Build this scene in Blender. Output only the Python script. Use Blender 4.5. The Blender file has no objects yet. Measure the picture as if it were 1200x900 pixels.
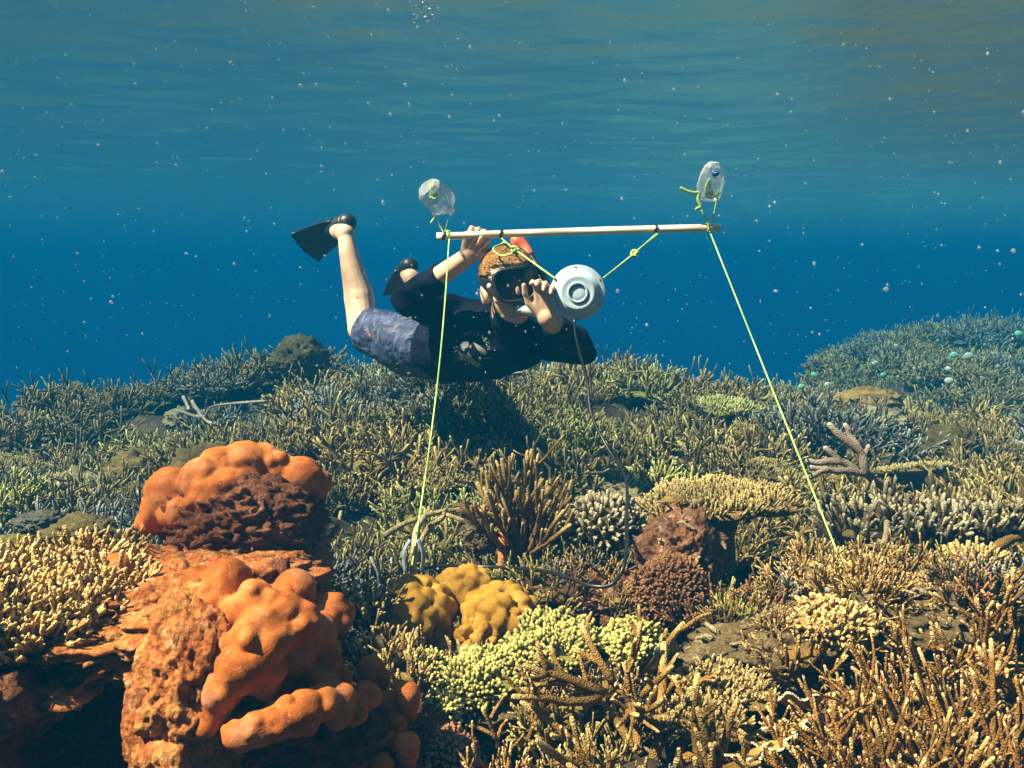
import bpy, bmesh, math, random
import numpy as np
from mathutils import Vector, Matrix
from mathutils.bvhtree import BVHTree

random.seed(7)
SC = bpy.context.scene
COL = SC.collection
PI = math.pi

# ------------------------------------------------------------------ camera
F = 1082.0                      # focal length in pixels of the 1200 px wide photograph
PITCH = math.radians(-6.3)
cam_d = bpy.data.cameras.new('camera')
cam_d.sensor_width = 36.0
cam_d.lens = 36.0 * F / 1200.0
cam_d.clip_start = 0.02
cam_d.clip_end = 400
cam = bpy.data.objects.new('camera', cam_d)
COL.objects.link(cam)
cam.location = (0, 0, 0)
cam.rotation_euler = (PI / 2 + PITCH, 0, 0)
SC.camera = cam

# ------------------------------------------------------------------ sky, sun, exposure
SUN = Vector((-0.57, -0.22, 0.79)).normalized()
world = bpy.data.worlds.new('World')
SC.world = world
world.use_nodes = True
wn = world.node_tree.nodes
wl = world.node_tree.links
wn.clear()
sky = wn.new('ShaderNodeTexSky')
sky.sky_type = 'NISHITA'
sky.sun_disc = False
sky.sun_elevation = math.asin(SUN.z)
sky.sun_rotation = math.atan2(SUN.x, SUN.y)
bg = wn.new('ShaderNodeBackground')
bg.inputs[1].default_value = 0.05
wo = wn.new('ShaderNodeOutputWorld')
wl.new(sky.outputs[0], bg.inputs[0])
wl.new(bg.outputs[0], wo.inputs[0])
sun_d = bpy.data.lights.new('sun', 'SUN')
sun_d.energy = 5.0
sun_d.angle = math.radians(0.5)
sun_d.color = (1.0, 0.69, 0.41)
sun = bpy.data.objects.new('sun', sun_d)
COL.objects.link(sun)
sun.rotation_euler = SUN.to_track_quat('Z', 'Y').to_euler()
SC.view_settings.view_transform = 'Standard'
SC.view_settings.look = 'None'
SC.view_settings.gamma = 1
SC.view_settings.exposure = 2.55
SC.render.engine = 'CYCLES'
cy = SC.cycles
cy.use_denoising = True
cy.max_bounces = 6
cy.diffuse_bounces = 1
cy.glossy_bounces = 3
cy.transmission_bounces = 4
cy.volume_bounces = 0
cy.transparent_max_bounces = 12
cy.caustics_reflective = False
cy.caustics_refractive = False
cy.sample_clamp_indirect = 3.0

SURF = 0.90                     # height of the water surface above the camera
HAZE_DENSITY = 0.18
HAZE_COLOR = (0.001, 0.054, 0.130)
HAZE_ABS = (0.01, 0.30, 0.53)

# ------------------------------------------------------------------ helpers
_cp, _sp = math.cos(PITCH), math.sin(PITCH)
FWD = np.array((0, _cp, _sp)); UPV = np.array((0, -_sp, _cp)); RGT = np.array((1.0, 0, 0))

def P(px, py, d):
    """point of the place that the photograph shows at (px, py), d metres in front of the camera"""
    return d * (FWD + (px - 600) / F * RGT + (450 - py) / F * UPV)

def hashv(ix, iy, iz):
    h = (ix.astype(np.uint32) * np.uint32(374761393) + iy.astype(np.uint32) * np.uint32(668265263)
         + iz.astype(np.uint32) * np.uint32(2147483647 - 1274126177))
    h = (h ^ (h >> np.uint32(13))) * np.uint32(1274126177)
    h = h ^ (h >> np.uint32(16))
    return (h & np.uint32(0xffff)).astype(np.float64) / 32767.5 - 1.0

def vnoise(p):
    p = np.asarray(p, float)
    i = np.floor(p).astype(np.int64)
    f = p - i
    u = f * f * f * (f * (f * 6 - 15) + 10)
    r = 0
    for dx in (0, 1):
        for dy in (0, 1):
            for dz in (0, 1):
                w = (u[:, 0] if dx else 1 - u[:, 0]) * (u[:, 1] if dy else 1 - u[:, 1]) * (u[:, 2] if dz else 1 - u[:, 2])
                r = r + w * hashv(i[:, 0] + dx, i[:, 1] + dy, i[:, 2] + dz)
    return r

def fbm(p, octaves=4, scale=1.0, gain=0.5, seed=0.0):
    p = np.asarray(p, float) * scale + seed * 17.31 + 500
    a, r = 1.0, 0
    for _ in range(octaves):
        r = r + a * vnoise(p)
        p = p * 2.03 + 11.7
        a *= gain
    return r

class MB:
    """collects vertices and faces of one mesh"""
    def __init__(s):
        s.v, s.q, s.t, s.a, s.n = [], [], [], [], 0
    def add(s, v, q=None, t=None, a=None):
        v = np.asarray(v, float).reshape(-1, 3)
        s.v.append(v)
        if q is not None and len(q): s.q.append(np.asarray(q, int).reshape(-1, 4) + s.n)
        if t is not None and len(t): s.t.append(np.asarray(t, int).reshape(-1, 3) + s.n)
        s.a.append(np.zeros(len(v)) if a is None else np.broadcast_to(np.asarray(a, float), (len(v),)))
        s.n += len(v)
        return s
    def arrays(s):
        v = np.concatenate(s.v)
        q = np.concatenate(s.q) if s.q else np.zeros((0, 4), int)
        t = np.concatenate(s.t) if s.t else np.zeros((0, 3), int)
        return v, q, t, np.concatenate(s.a)
    def mesh(s, name, mat=None, smooth=True):
        return mesh_from(name, *s.arrays(), mat=mat, smooth=smooth)
    def build(s, name, mat=None, parent=None, smooth=True):
        return obj(name, s.mesh(name, mat, smooth), parent)

def mesh_from(name, v, q, t, a=None, mat=None, smooth=True):
    m = bpy.data.meshes.new(name)
    m.vertices.add(len(v))
    m.vertices.foreach_set('co', np.ascontiguousarray(v, dtype=np.float32).ravel())
    nl = len(q) * 4 + len(t) * 3
    m.loops.add(nl)
    m.loops.foreach_set('vertex_index', np.concatenate([q.ravel(), t.ravel()]).astype(np.int32))
    m.polygons.add(len(q) + len(t))
    st = np.concatenate([np.arange(len(q)) * 4, len(q) * 4 + np.arange(len(t)) * 3]).astype(np.int32)
    m.polygons.foreach_set('loop_start', st)
    m.polygons.foreach_set('use_smooth', np.full(len(st), bool(smooth)))
    m.update(calc_edges=True)
    m.validate()
    if a is not None:
        at = m.attributes.new('tip', 'FLOAT', 'POINT')
        at.data.foreach_set('value', np.ascontiguousarray(a, dtype=np.float32))
    if mat is not None: m.materials.append(mat)
    return m

def obj(name, me, parent=None, loc=None):
    o = bpy.data.objects.new(name, me)
    COL.objects.link(o)
    if parent is not None: o.parent = parent
    if loc is not None: o.location = loc
    return o

def tag(o, label=None, cat=None, group=None, kind=None):
    if label: o['label'] = label
    if cat: o['category'] = cat
    if group: o['group'] = group
    if kind: o['kind'] = kind
    return o

def root(name, loc, label, cat, group=None):
    o = bpy.data.objects.new(name, None)
    o.empty_display_size = 0.05
    COL.objects.link(o)
    o.location = loc
    o['_origin'] = list(loc)
    bpy.context.view_layer.update()
    tag(o, label, cat, group)
    return o

def child(mb_or_mesh, name, mat, parent, smooth=True):
    """part whose vertices are given in world coordinates, parented without moving"""
    if isinstance(mb_or_mesh, MB): me = mb_or_mesh.mesh(name, mat, smooth)
    else:
        me = mb_or_mesh
        me.materials.clear(); me.materials.append(mat)
    off = Vector((0, 0, 0)); p = parent
    while p is not None:
        off += p.location; p = p.parent
    me.transform(Matrix.Translation(-off))
    return obj(name, me, parent)

def nrm(v):
    v = np.asarray(v, float)
    return v / max(1e-9, np.linalg.norm(v))

def tube(mb, path, rad, sides=6, tip=None, flat=1.0, cap=True, rounded=True):
    path = np.asarray(path, float)
    rad = np.broadcast_to(np.asarray(rad, float), (len(path),)).copy()
    tip = np.zeros(len(path)) if tip is None else np.asarray(tip, float)
    if cap and rounded:
        d = nrm(path[-1] - path[-2])
        path = np.vstack([path, path[-1] + d * rad[-1] * 0.6])
        rad = np.append(rad, rad[-1] * 0.6); tip = np.append(tip, tip[-1])
    n = len(path)
    T = np.gradient(path, axis=0)
    T /= np.maximum(np.linalg.norm(T, axis=1), 1e-9)[:, None]
    ref = np.array((0, 0, 1.0)) if abs(T[0][2]) < 0.9 else np.array((1.0, 0, 0))
    N = np.zeros((n, 3)); u = nrm(np.cross(T[0], ref))
    for i in range(n):
        u = u - T[i] * np.dot(u, T[i]); u = nrm(u); N[i] = u
    B = np.cross(T, N)
    an = np.arange(sides) * 2 * PI / sides
    V = path[:, None] + rad[:, None, None] * (np.cos(an)[None, :, None] * N[:, None] + flat * np.sin(an)[None, :, None] * B[:, None])
    i0 = (np.arange(n - 1)[:, None] * sides + np.arange(sides)[None])
    i1 = (np.arange(n - 1)[:, None] * sides + (np.arange(sides)[None] + 1) % sides)
    Q = np.stack([i0, i1, i1 + sides, i0 + sides], -1).reshape(-1, 4)
    V = V.reshape(-1, 3); A = np.repeat(tip, sides); t = []
    if cap:
        e = path[-1] + T[-1] * rad[-1] * (0.45 if rounded else 0)
        V = np.vstack([V, e, path[0]]); A = np.append(A, (tip[-1], tip[0]))
        k = n * sides
        for s in range(sides):
            t.append(((n - 1) * sides + s, (n - 1) * sides + (s + 1) % sides, k))
            t.append(((s + 1) % sides, s, k + 1))
    mb.add(V, Q, t, A)

def smooth_path(pts, n=24):
    pts = np.asarray(pts, float)
    k = len(pts)
    ext = np.vstack([2 * pts[0] - pts[1], pts, 2 * pts[-1] - pts[-2]])
    out = []
    for u in np.linspace(0, k - 1 - 1e-6, n):
        i = int(u); f = u - i
        p0, p1, p2, p3 = ext[i], ext[i + 1], ext[i + 2], ext[i + 3]
        out.append(0.5 * ((2 * p1) + (p2 - p0) * f + (2 * p0 - 5 * p1 + 4 * p2 - p3) * f * f + (3 * p1 - p0 - 3 * p2 + p3) * f ** 3))
    return np.array(out)

_ico = {}
def ico(sub):
    if sub not in _ico:
        bm = bmesh.new()
        bmesh.ops.create_icosphere(bm, subdivisions=sub, radius=1)
        bm.verts.ensure_lookup_table()
        v = np.array([x.co[:] for x in bm.verts]); v /= np.linalg.norm(v, axis=1)[:, None]
        t = np.array([[x.index for x in f.verts] for f in bm.faces])
        bm.free(); _ico[sub] = (v, t)
    return _ico[sub]

def ellipsoid(mb, c, ax, M=None, sub=3, a=0):
    v, t = ico(sub)
    w = v * np.asarray(ax)
    if M is not None: w = w @ np.asarray(M).T
    mb.add(w + np.asarray(c), t=t, a=a)

# ------------------------------------------------------------------ materials
def new_mat(name):
    m = bpy.data.materials.new(name)
    m.use_nodes = True
    nt = m.node_tree
    b = nt.nodes['Principled BSDF']
    return m, nt, b

def N(nt, kind, **kw):
    n = nt.nodes.new(kind)
    for k, v in kw.items():
        if k.startswith('i_'):
            key = k[2:]
            n.inputs[int(key) if key.isdigit() else key.replace('_', ' ')].default_value = v
        else: setattr(n, k, v)
    return n

def ramp(nt, stops, interp='LINEAR'):
    r = nt.nodes.new('ShaderNodeValToRGB')
    r.color_ramp.interpolation = interp
    el = r.color_ramp.elements
    while len(el) < len(stops): el.new(0.5)
    for e, (p, c) in zip(el, stops):
        e.position = p; e.color = (*c, 1)
    return r

def plain(name, col, rough=0.5, metal=0.0, var=0.25, scale=40, bump=0.0, spec=0.5):
    m, nt, b = new_mat(name)
    tc = N(nt, 'ShaderNodeTexCoord')
    no = N(nt, 'ShaderNodeTexNoise', i_Scale=scale, i_Detail=5.0)
    nt.links.new(tc.outputs['Object'], no.inputs['Vector'])
    r = ramp(nt, [(0.25, [c * (1 - var) for c in col]), (0.75, [min(1, c * (1 + var)) for c in col])])
    nt.links.new(no.outputs['Fac'], r.inputs[0])
    nt.links.new(r.outputs[0], b.inputs['Base Color'])
    b.inputs['Roughness'].default_value = rough
    b.inputs['Metallic'].default_value = metal
    b.inputs['Specular IOR Level'].default_value = spec
    if bump:
        bp = N(nt, 'ShaderNodeBump', i_Strength=bump, i_Distance=0.004)
        nt.links.new(no.outputs['Fac'], bp.inputs['Height'])
        nt.links.new(bp.outputs[0], b.inputs['Normal'])
    return m

def coral_mat(name, dark, light, tipc, scale=45, bump=0.9, dist=0.0035, polyps=330, tip_lo=0.35, rough=0.75, objvar=0.35):
    m, nt, b = new_mat(name)
    L = nt.links.new
    tc = N(nt, 'ShaderNodeTexCoord')
    oi = N(nt, 'ShaderNodeObjectInfo')
    add = N(nt, 'ShaderNodeVectorMath', operation='ADD')
    L(tc.outputs['Object'], add.inputs[0]); L(oi.outputs['Random'], add.inputs[1])
    no = N(nt, 'ShaderNodeTexNoise', i_Scale=scale, i_Detail=5.0, i_Roughness=0.65)
    L(add.outputs[0], no.inputs['Vector'])
    r = ramp(nt, [(0.3, dark), (0.7, light)])
    L(no.outputs['Fac'], r.inputs[0])
    at = N(nt, 'ShaderNodeAttribute', attribute_name='tip')
    mr = N(nt, 'ShaderNodeMapRange', i_1=tip_lo, i_2=1.0)
    L(at.outputs['Fac'], mr.inputs[0])
    mx = N(nt, 'ShaderNodeMix', data_type='RGBA')
    L(mr.outputs[0], mx.inputs[0]); L(r.outputs[0], mx.inputs[6]); mx.inputs[7].default_value = (*tipc, 1)
    hs = N(nt, 'ShaderNodeHueSaturation')
    mv = N(nt, 'ShaderNodeMapRange', i_3=1 - objvar, i_4=1 + objvar)
    L(oi.outputs['Random'], mv.inputs[0]); L(mv.outputs[0], hs.inputs['Value'])
    L(mx.outputs[2], hs.inputs['Color'])
    L(hs.outputs[0], b.inputs['Base Color'])
    b.inputs['Roughness'].default_value = rough
    b.inputs['Specular IOR Level'].default_value = 0.25
    vo = N(nt, 'ShaderNodeTexVoronoi', i_Scale=polyps)
    L(add.outputs[0], vo.inputs['Vector'])
    ad = N(nt, 'ShaderNodeMath', operation='ADD')
    L(vo.outputs['Distance'], ad.inputs[0]); L(no.outputs['Fac'], ad.inputs[1])
    bp = N(nt, 'ShaderNodeBump', i_Strength=bump, i_Distance=dist)
    L(ad.outputs[0], bp.inputs['Height']); L(bp.outputs[0], b.inputs['Normal'])
    return m

def rock_mat(name, stops, scale=14, bump=0.9, dist=0.012, spot=(0.75, 0.62, 0.5), spot_amt=0.5):
    m, nt, b = new_mat(name)
    L = nt.links.new
    tc = N(nt, 'ShaderNodeTexCoord')
    no = N(nt, 'ShaderNodeTexNoise', i_Scale=scale, i_Detail=8.0, i_Roughness=0.7)
    n2 = N(nt, 'ShaderNodeTexNoise', i_Scale=scale * 4.5, i_Detail=6.0, i_Roughness=0.75)
    vo = N(nt, 'ShaderNodeTexVoronoi', i_Scale=scale * 7)
    for n in (no, n2, vo): L(tc.outputs['Object'], n.inputs['Vector'])
    r = ramp(nt, stops)
    mxn = N(nt, 'ShaderNodeMath', operation='MULTIPLY_ADD')
    mxn.inputs[1].default_value = 0.55
    L(n2.outputs['Fac'], mxn.inputs[0])
    h = N(nt, 'ShaderNodeMath', operation='MULTIPLY'); h.inputs[1].default_value = 0.45
    L(no.outputs['Fac'], h.inputs[0]); L(h.outputs[0], mxn.inputs[2])
    L(mxn.outputs[0], r.inputs[0])
    sr = ramp(nt, [(0.56, (0, 0, 0)), (0.66, (spot_amt,) * 3)])
    n3 = N(nt, 'ShaderNodeTexNoise', i_Scale=scale * 2.2, i_Detail=7.0, i_Roughness=0.8)
    L(tc.outputs['Object'], n3.inputs['Vector']); L(n3.outputs['Fac'], sr.inputs[0])
    mx = N(nt, 'ShaderNodeMix', data_type='RGBA')
    L(sr.outputs[0], mx.inputs[0]); L(r.outputs[0], mx.inputs[6]); mx.inputs[7].default_value = (*spot, 1)
    L(mx.outputs[2], b.inputs['Base Color'])
    b.inputs['Roughness'].default_value = 0.9
    b.inputs['Specular IOR Level'].default_value = 0.2
    ad = N(nt, 'ShaderNodeMath', operation='MULTIPLY_ADD'); ad.inputs[1].default_value = 0.5
    L(vo.outputs['Distance'], ad.inputs[0]); L(n2.outputs['Fac'], ad.inputs[2])
    bp = N(nt, 'ShaderNodeBump', i_Strength=bump, i_Distance=dist)
    L(ad.outputs[0], bp.inputs['Height']); L(bp.outputs[0], b.inputs['Normal'])
    return m

M = {}
M['ground'] = rock_mat('reef_rock', [(0.3, (0.018, 0.012, 0.008)), (0.5, (0.05, 0.034, 0.02)), (0.7, (0.11, 0.08, 0.045))], scale=9, spot=(0.2, 0.15, 0.09), spot_amt=0.4)
def add_reflected_sand(m):  # pale floor past the reef, added out of view to lighten the surface reflection
    nt = m.node_tree; L = nt.links.new; b = nt.nodes['Principled BSDF']
    src = b.inputs['Base Color'].links[0].from_socket
    tc = N(nt, 'ShaderNodeTexCoord'); sx = N(nt, 'ShaderNodeSeparateXYZ'); L(tc.outputs['Object'], sx.inputs[0])
    mr = N(nt, 'ShaderNodeMapRange', i_1=10.0, i_2=12.0); L(sx.outputs['Y'], mr.inputs[0])
    no = N(nt, 'ShaderNodeTexNoise', i_Scale=0.9, i_Detail=4.0); L(tc.outputs['Object'], no.inputs['Vector'])
    r = ramp(nt, [(0.40, (0.18, 0.17, 0.13)), (0.6, (0.44, 0.42, 0.35))]); L(no.outputs['Fac'], r.inputs[0])
    mx = N(nt, 'ShaderNodeMix', data_type='RGBA'); L(mr.outputs[0], mx.inputs[0]); L(src, mx.inputs[6]); L(r.outputs[0], mx.inputs[7])
    L(mx.outputs[2], b.inputs['Base Color'])
add_reflected_sand(M['ground'])
M['rust_rock'] = rock_mat('rust_rock', [(0.3, (0.13, 0.025, 0.010)), (0.47, (0.36, 0.10, 0.025)), (0.6, (0.50, 0.24, 0.07)), (0.75, (0.62, 0.40, 0.22))], scale=16, spot=(0.70, 0.52, 0.36), spot_amt=0.75)
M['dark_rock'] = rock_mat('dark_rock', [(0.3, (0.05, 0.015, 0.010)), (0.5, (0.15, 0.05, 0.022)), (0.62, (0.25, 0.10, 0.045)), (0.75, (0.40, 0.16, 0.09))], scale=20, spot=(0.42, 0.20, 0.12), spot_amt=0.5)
M['pink_rock'] = rock_mat('pink_rock', [(0.3, (0.06, 0.024, 0.014)), (0.5, (0.20, 0.085, 0.045)), (0.7, (0.36, 0.20, 0.12))], scale=16, spot=(0.62, 0.55, 0.48), spot_amt=0.8)
M['grey_rock'] = rock_mat('grey_rock', [(0.3, (0.045, 0.030, 0.014)), (0.5, (0.14, 0.095, 0.045)), (0.7, (0.30, 0.22, 0.10))], scale=20, spot=(0.4, 0.36, 0.26), spot_amt=0.6)
def massive_mat(name, stops, speck, bump=0.35):
    m, nt, b = new_mat(name); L = nt.links.new
    tc = N(nt, 'ShaderNodeTexCoord')
    n1 = N(nt, 'ShaderNodeTexNoise', i_Scale=13.0, i_Detail=6.0, i_Roughness=0.65)
    n2 = N(nt, 'ShaderNodeTexNoise', i_Scale=170.0, i_Detail=3.0)
    n3 = N(nt, 'ShaderNodeTexNoise', i_Scale=32.0, i_Detail=7.0, i_Roughness=0.75)
    vo = N(nt, 'ShaderNodeTexVoronoi', i_Scale=480.0)
    for n in (n1, n2, n3, vo): L(tc.outputs['Object'], n.inputs['Vector'])
    r = ramp(nt, stops); L(n1.outputs['Fac'], r.inputs[0])
    sr = ramp(nt, [(0.60, (0, 0, 0)), (0.74, (0.35, 0.35, 0.35))]); L(n2.outputs['Fac'], sr.inputs[0])
    mx = N(nt, 'ShaderNodeMix', data_type='RGBA'); L(sr.outputs[0], mx.inputs[0]); L(r.outputs[0], mx.inputs[6]); mx.inputs[7].default_value = (*speck, 1)
    dr = ramp(nt, [(0.30, (0.45, 0.42, 0.40)), (0.46, (1, 1, 1))]); L(n3.outputs['Fac'], dr.inputs[0])
    mu = N(nt, 'ShaderNodeMix', data_type='RGBA', blend_type='MULTIPLY'); mu.inputs[0].default_value = 1.0
    L(mx.outputs[2], mu.inputs[6]); L(dr.outputs[0], mu.inputs[7]); L(mu.outputs[2], b.inputs['Base Color'])
    b.inputs['Roughness'].default_value = 0.75; b.inputs['Specular IOR Level'].default_value = 0.12
    ad = N(nt, 'ShaderNodeMath', operation='ADD'); L(vo.outputs['Distance'], ad.inputs[0]); L(n3.outputs['Fac'], ad.inputs[1])
    bp = N(nt, 'ShaderNodeBump', i_Strength=bump, i_Distance=0.0016); L(ad.outputs[0], bp.inputs['Height']); L(bp.outputs[0], b.inputs['Normal'])
    return m
M['orange'] = massive_mat('orange_coral', [(0.28, (0.19, 0.045, 0.012)), (0.44, (0.34, 0.09, 0.015)), (0.56, (0.42, 0.13, 0.03)), (0.70, (0.48, 0.21, 0.12))], (0.66, 0.40, 0.26))
M['yellow'] = massive_mat('yellow_coral', [(0.28, (0.17, 0.078, 0.010)), (0.45, (0.31, 0.15, 0.016)), (0.60, (0.40, 0.205, 0.03)), (0.75, (0.32, 0.20, 0.05))], (0.62, 0.46, 0.18))
M['green'] = coral_mat('green_coral', (0.08, 0.07, 0.012), (0.17, 0.15, 0.03), (0.38, 0.34, 0.11), scale=30, bump=0.3, objvar=0.15)
M['olive'] = coral_mat('olive_coral', (0.07, 0.05, 0.014), (0.15, 0.105, 0.03), (0.38, 0.30, 0.12), objvar=0.4)
M['tan'] = coral_mat('tan_coral', (0.09, 0.055, 0.015), (0.22, 0.145, 0.04), (0.46, 0.34, 0.14), objvar=0.3)
M['slate'] = coral_mat('slate_coral', (0.045, 0.04, 0.035), (0.11, 0.095, 0.075), (0.34, 0.34, 0.31), objvar=0.35)
M['brown'] = coral_mat('brown_coral', (0.12, 0.055, 0.011), (0.28, 0.135, 0.028), (0.56, 0.38, 0.17), objvar=0.2, tip_lo=0.7)
M['honey'] = coral_mat('honey_coral', (0.13, 0.066, 0.014), (0.28, 0.155, 0.036), (0.52, 0.36, 0.15), objvar=0.2)
M['pale'] = coral_mat('pale_coral', (0.26, 0.13, 0.035), (0.44, 0.26, 0.08), (0.66, 0.48, 0.21), objvar=0.15)
M['cream'] = coral_mat('cream_coral', (0.12, 0.065, 0.018), (0.25, 0.155, 0.045), (0.50, 0.38, 0.16), objvar=0.1, tip_lo=0.2)
M['white_tip'] = coral_mat('white_tip_coral', (0.06, 0.04, 0.018), (0.13, 0.085, 0.04), (0.42, 0.36, 0.24), objvar=0.1, tip_lo=0.25)
M['russet'] = coral_mat('russet_coral', (0.07, 0.028, 0.012), (0.15, 0.06, 0.025), (0.36, 0.17, 0.08), objvar=0.1)
M['mauve'] = coral_mat('mauve_coral', (0.19, 0.14, 0.12), (0.32, 0.25, 0.20), (0.50, 0.43, 0.36), objvar=0.1)
M['dead'] = coral_mat('dead_coral', (0.15, 0.11, 0.06), (0.36, 0.28, 0.16), (0.40, 0.32, 0.2), objvar=0.15, scale=60)
M['moss'] = coral_mat('moss_coral', (0.13, 0.115, 0.022), (0.28, 0.25, 0.055), (0.58, 0.54, 0.22), objvar=0.3)
M['plate'] = coral_mat('plate_coral', (0.28, 0.17, 0.04), (0.42, 0.28, 0.08), (0.86, 0.78, 0.52), objvar=0.1, tip_lo=0.5)

# ------------------------------------------------------------------ reef floor
PITS = [(850, 660, 2.1, 0.17, 0.22), (610, 860, 1.60, 0.13, 0.2), (1090, 560, 2.45, 0.16, 0.25), (400, 730, 1.75, 0.10, 0.2), (680, 580, 2.55, 0.16, 0.25), (870, 740, 1.75, 0.09, 0.2), (420, 560, 2.9, 0.16, 0.2), (670, 690, 1.95, 0.10, 0.15), (560, 470, 3.5, 0.2, 0.2), (900, 880, 1.45, 0.10, 0.15)]
def ground_z(x, y):
    x = np.asarray(x, float); y = np.asarray(y, float)
    p = np.stack([x, y, np.zeros_like(x)], -1)
    z = -0.84 + 0.085 * fbm(p, 3, 1.3) + 0.02 * fbm(p, 3, 6.0, seed=3)
    z += 0.10 * np.clip((y - 2.2) / 2.5, 0, 1)
    z += 0.25 * np.exp(-((x + 0.35) ** 2 / 1.5 + (y - 4.8) ** 2 / 1.0))
    z += 0.09 * np.clip((x - 1.5) / 2.0, 0, 1) * np.clip((y - 5.5) / 4.0, 0, 1)
    z -= 0.36 * np.exp(-((x - 2.8) ** 2 / 3.0 + (y - 5.6) ** 2 / 1.0))
    z += 0.03 * np.clip((x - 1.5) / 2.0, 0, 1) * np.clip((y - 7.0) / 2.0, 0, 1)
    z += 0.12 * np.clip(fbm(p, 2, 0.9, seed=8), -0.5, 1) * np.clip((y - 5.5) / 2, 0, 1)
    z -= 0.10 * np.clip((-x - 1.6) / 1.5, 0, 1) * np.clip((y - 2.5) / 2, 0, 1)
    edge = 5.4 + 5.0 / (1 + np.exp(-(x - 2.7) * 1.7)) + 0.5 * fbm(p * np.array((1, 0, 0)), 2, 0.7, seed=5)
    edge = edge - 0.5 * np.clip(-x - 1.8, 0, 2)
    s = np.clip((y - edge) / 1.2, 0, 1)
    z -= 1.7 * s * s * (3 - 2 * s)
    s = np.clip((y - edge - 8) / 8.0, 0, 1)
    z -= 3.0 * s * s * (3 - 2 * s)
    for (qx, qy, qd, qr, dz) in PITS:
        c = P(qx, qy, qd); z -= dz * np.exp(-(((x - c[0]) ** 2 + (y - c[1]) ** 2) / qr ** 2) ** 2)
    # hollow under the ledge beside the orange heads
    z -= 0.30 * np.exp(-((x + 0.62) ** 2 / 0.035 + (y - 1.18) ** 2 / 0.06))
    return z

def axis(lo, hi, fine_lo, fine_hi, step, growth=1.25):
    a = list(np.arange(fine_lo, fine_hi, step))
    s, p = step, fine_lo
    left = []
    while p > lo:
        s *= growth; p -= s; left.append(max(p, lo))
    s, p = step, a[-1]
    while p < hi:
        s *= growth; p += s; a.append(min(p, hi))
    return np.array(left[::-1] + a)

gx = axis(-68, 68, -2.6, 2.8, 0.030)
gy = axis(-14, 72, 0.7, 4.2, 0.030, 1.12)
GX, GY = np.meshgrid(gx, gy)
gv = np.stack([GX.ravel(), GY.ravel(), ground_z(GX.ravel(), GY.ravel())], -1)
near = np.exp(-np.maximum(0, gv[:, 1] - 3) ** 2 / 6)
gv[:, 2] += near * 0.030 * fbm(gv, 3, 14, seed=9)
nx, ny = len(gx), len(gy)
ii = (np.arange(ny - 1)[:, None] * nx + np.arange(nx - 1)[None]).ravel()
gq = np.stack([ii, ii + 1, ii + 1 + nx, ii + nx], -1)
ground = obj('ground', mesh_from('ground', gv, gq, np.zeros((0, 3), int), mat=M['ground']))
tag(ground, kind='structure')

# ------------------------------------------------------------------ water surface seen from below
wx = axis(-68, 68, -7, 7, 0.07, 1.2)
wy = axis(-14, 72, 0.5, 11, 0.07, 1.2)
WX, WY = np.meshgrid(wx, wy)
wp = np.stack([WX.ravel(), WY.ravel(), np.zeros(WX.size)], -1)
wz = SURF + 0.016 * fbm(wp * np.array((0.8, 1.3, 1)), 3, 1.0, seed=21) + 0.006 * fbm(wp * np.array((1, 1.5, 1)), 2, 4.0, seed=22)
wp[:, 2] = wz
nx, ny = len(wx), len(wy)
ii = (np.arange(ny - 1)[:, None] * nx + np.arange(nx - 1)[None]).ravel()
wq = np.stack([ii, ii + 1, ii + 1 + nx, ii + nx], -1)
mw = bpy.data.materials.new('water_surface'); mw.use_nodes = True
nt = mw.node_tree; nt.nodes.clear(); L = nt.links.new
tc = N(nt, 'ShaderNodeTexCoord')
n1 = N(nt, 'ShaderNodeTexNoise', i_Scale=4.5, i_Detail=3.0, i_Roughness=0.5)
L(tc.outputs['Object'], n1.inputs['Vector'])
bp = N(nt, 'ShaderNodeBump', i_Strength=0.5, i_Distance=0.03)
L(n1.outputs['Fac'], bp.inputs['Height'])
fr = N(nt, 'ShaderNodeFresnel', i_IOR=1.333)
L(bp.outputs[0], fr.inputs['Normal'])
tr = N(nt, 'ShaderNodeBsdfTransparent')
nd = N(nt, 'ShaderNodeTexNoise', i_Scale=2.2, i_Detail=2.0)
L(tc.outputs['Object'], nd.inputs['Vector'])
vm = N(nt, 'ShaderNodeVectorMath', operation='SCALE'); vm.inputs['Scale'].default_value = 0.35
L(nd.outputs['Color'], vm.inputs[0])
va = N(nt, 'ShaderNodeVectorMath', operation='ADD')
L(tc.outputs['Object'], va.inputs[0]); L(vm.outputs[0], va.inputs[1])
vo = N(nt, 'ShaderNodeTexVoronoi', feature='DISTANCE_TO_EDGE', i_Scale=4.5)
L(va.outputs[0], vo.inputs['Vector'])
rp = ramp(nt, [(0.0, (1, 1, 1)), (0.10, (0.80, 0.80, 0.80)), (0.30, (0.50, 0.50, 0.50))])  # caustic dapple painted into the transparency, dimming the sunlight between bright cell edges
L(vo.outputs['Distance'], rp.inputs[0]); L(rp.outputs[0], tr.inputs[0])
gl = N(nt, 'ShaderNodeBsdfGlossy', i_Roughness=0.34)
gl.inputs['Color'].default_value = (1, 1, 1, 1)
L(bp.outputs[0], gl.inputs['Normal'])
ms = N(nt, 'ShaderNodeMixShader')
L(fr.outputs[0], ms.inputs[0]); L(tr.outputs[0], ms.inputs[1]); L(gl.outputs[0], ms.inputs[2])
ou = N(nt, 'ShaderNodeOutputMaterial')
L(ms.outputs[0], ou.inputs['Surface'])
tag(obj('water_surface', mesh_from('water_surface', wp, wq, np.zeros((0, 3), int), mat=mw)), kind='structure')

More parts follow.
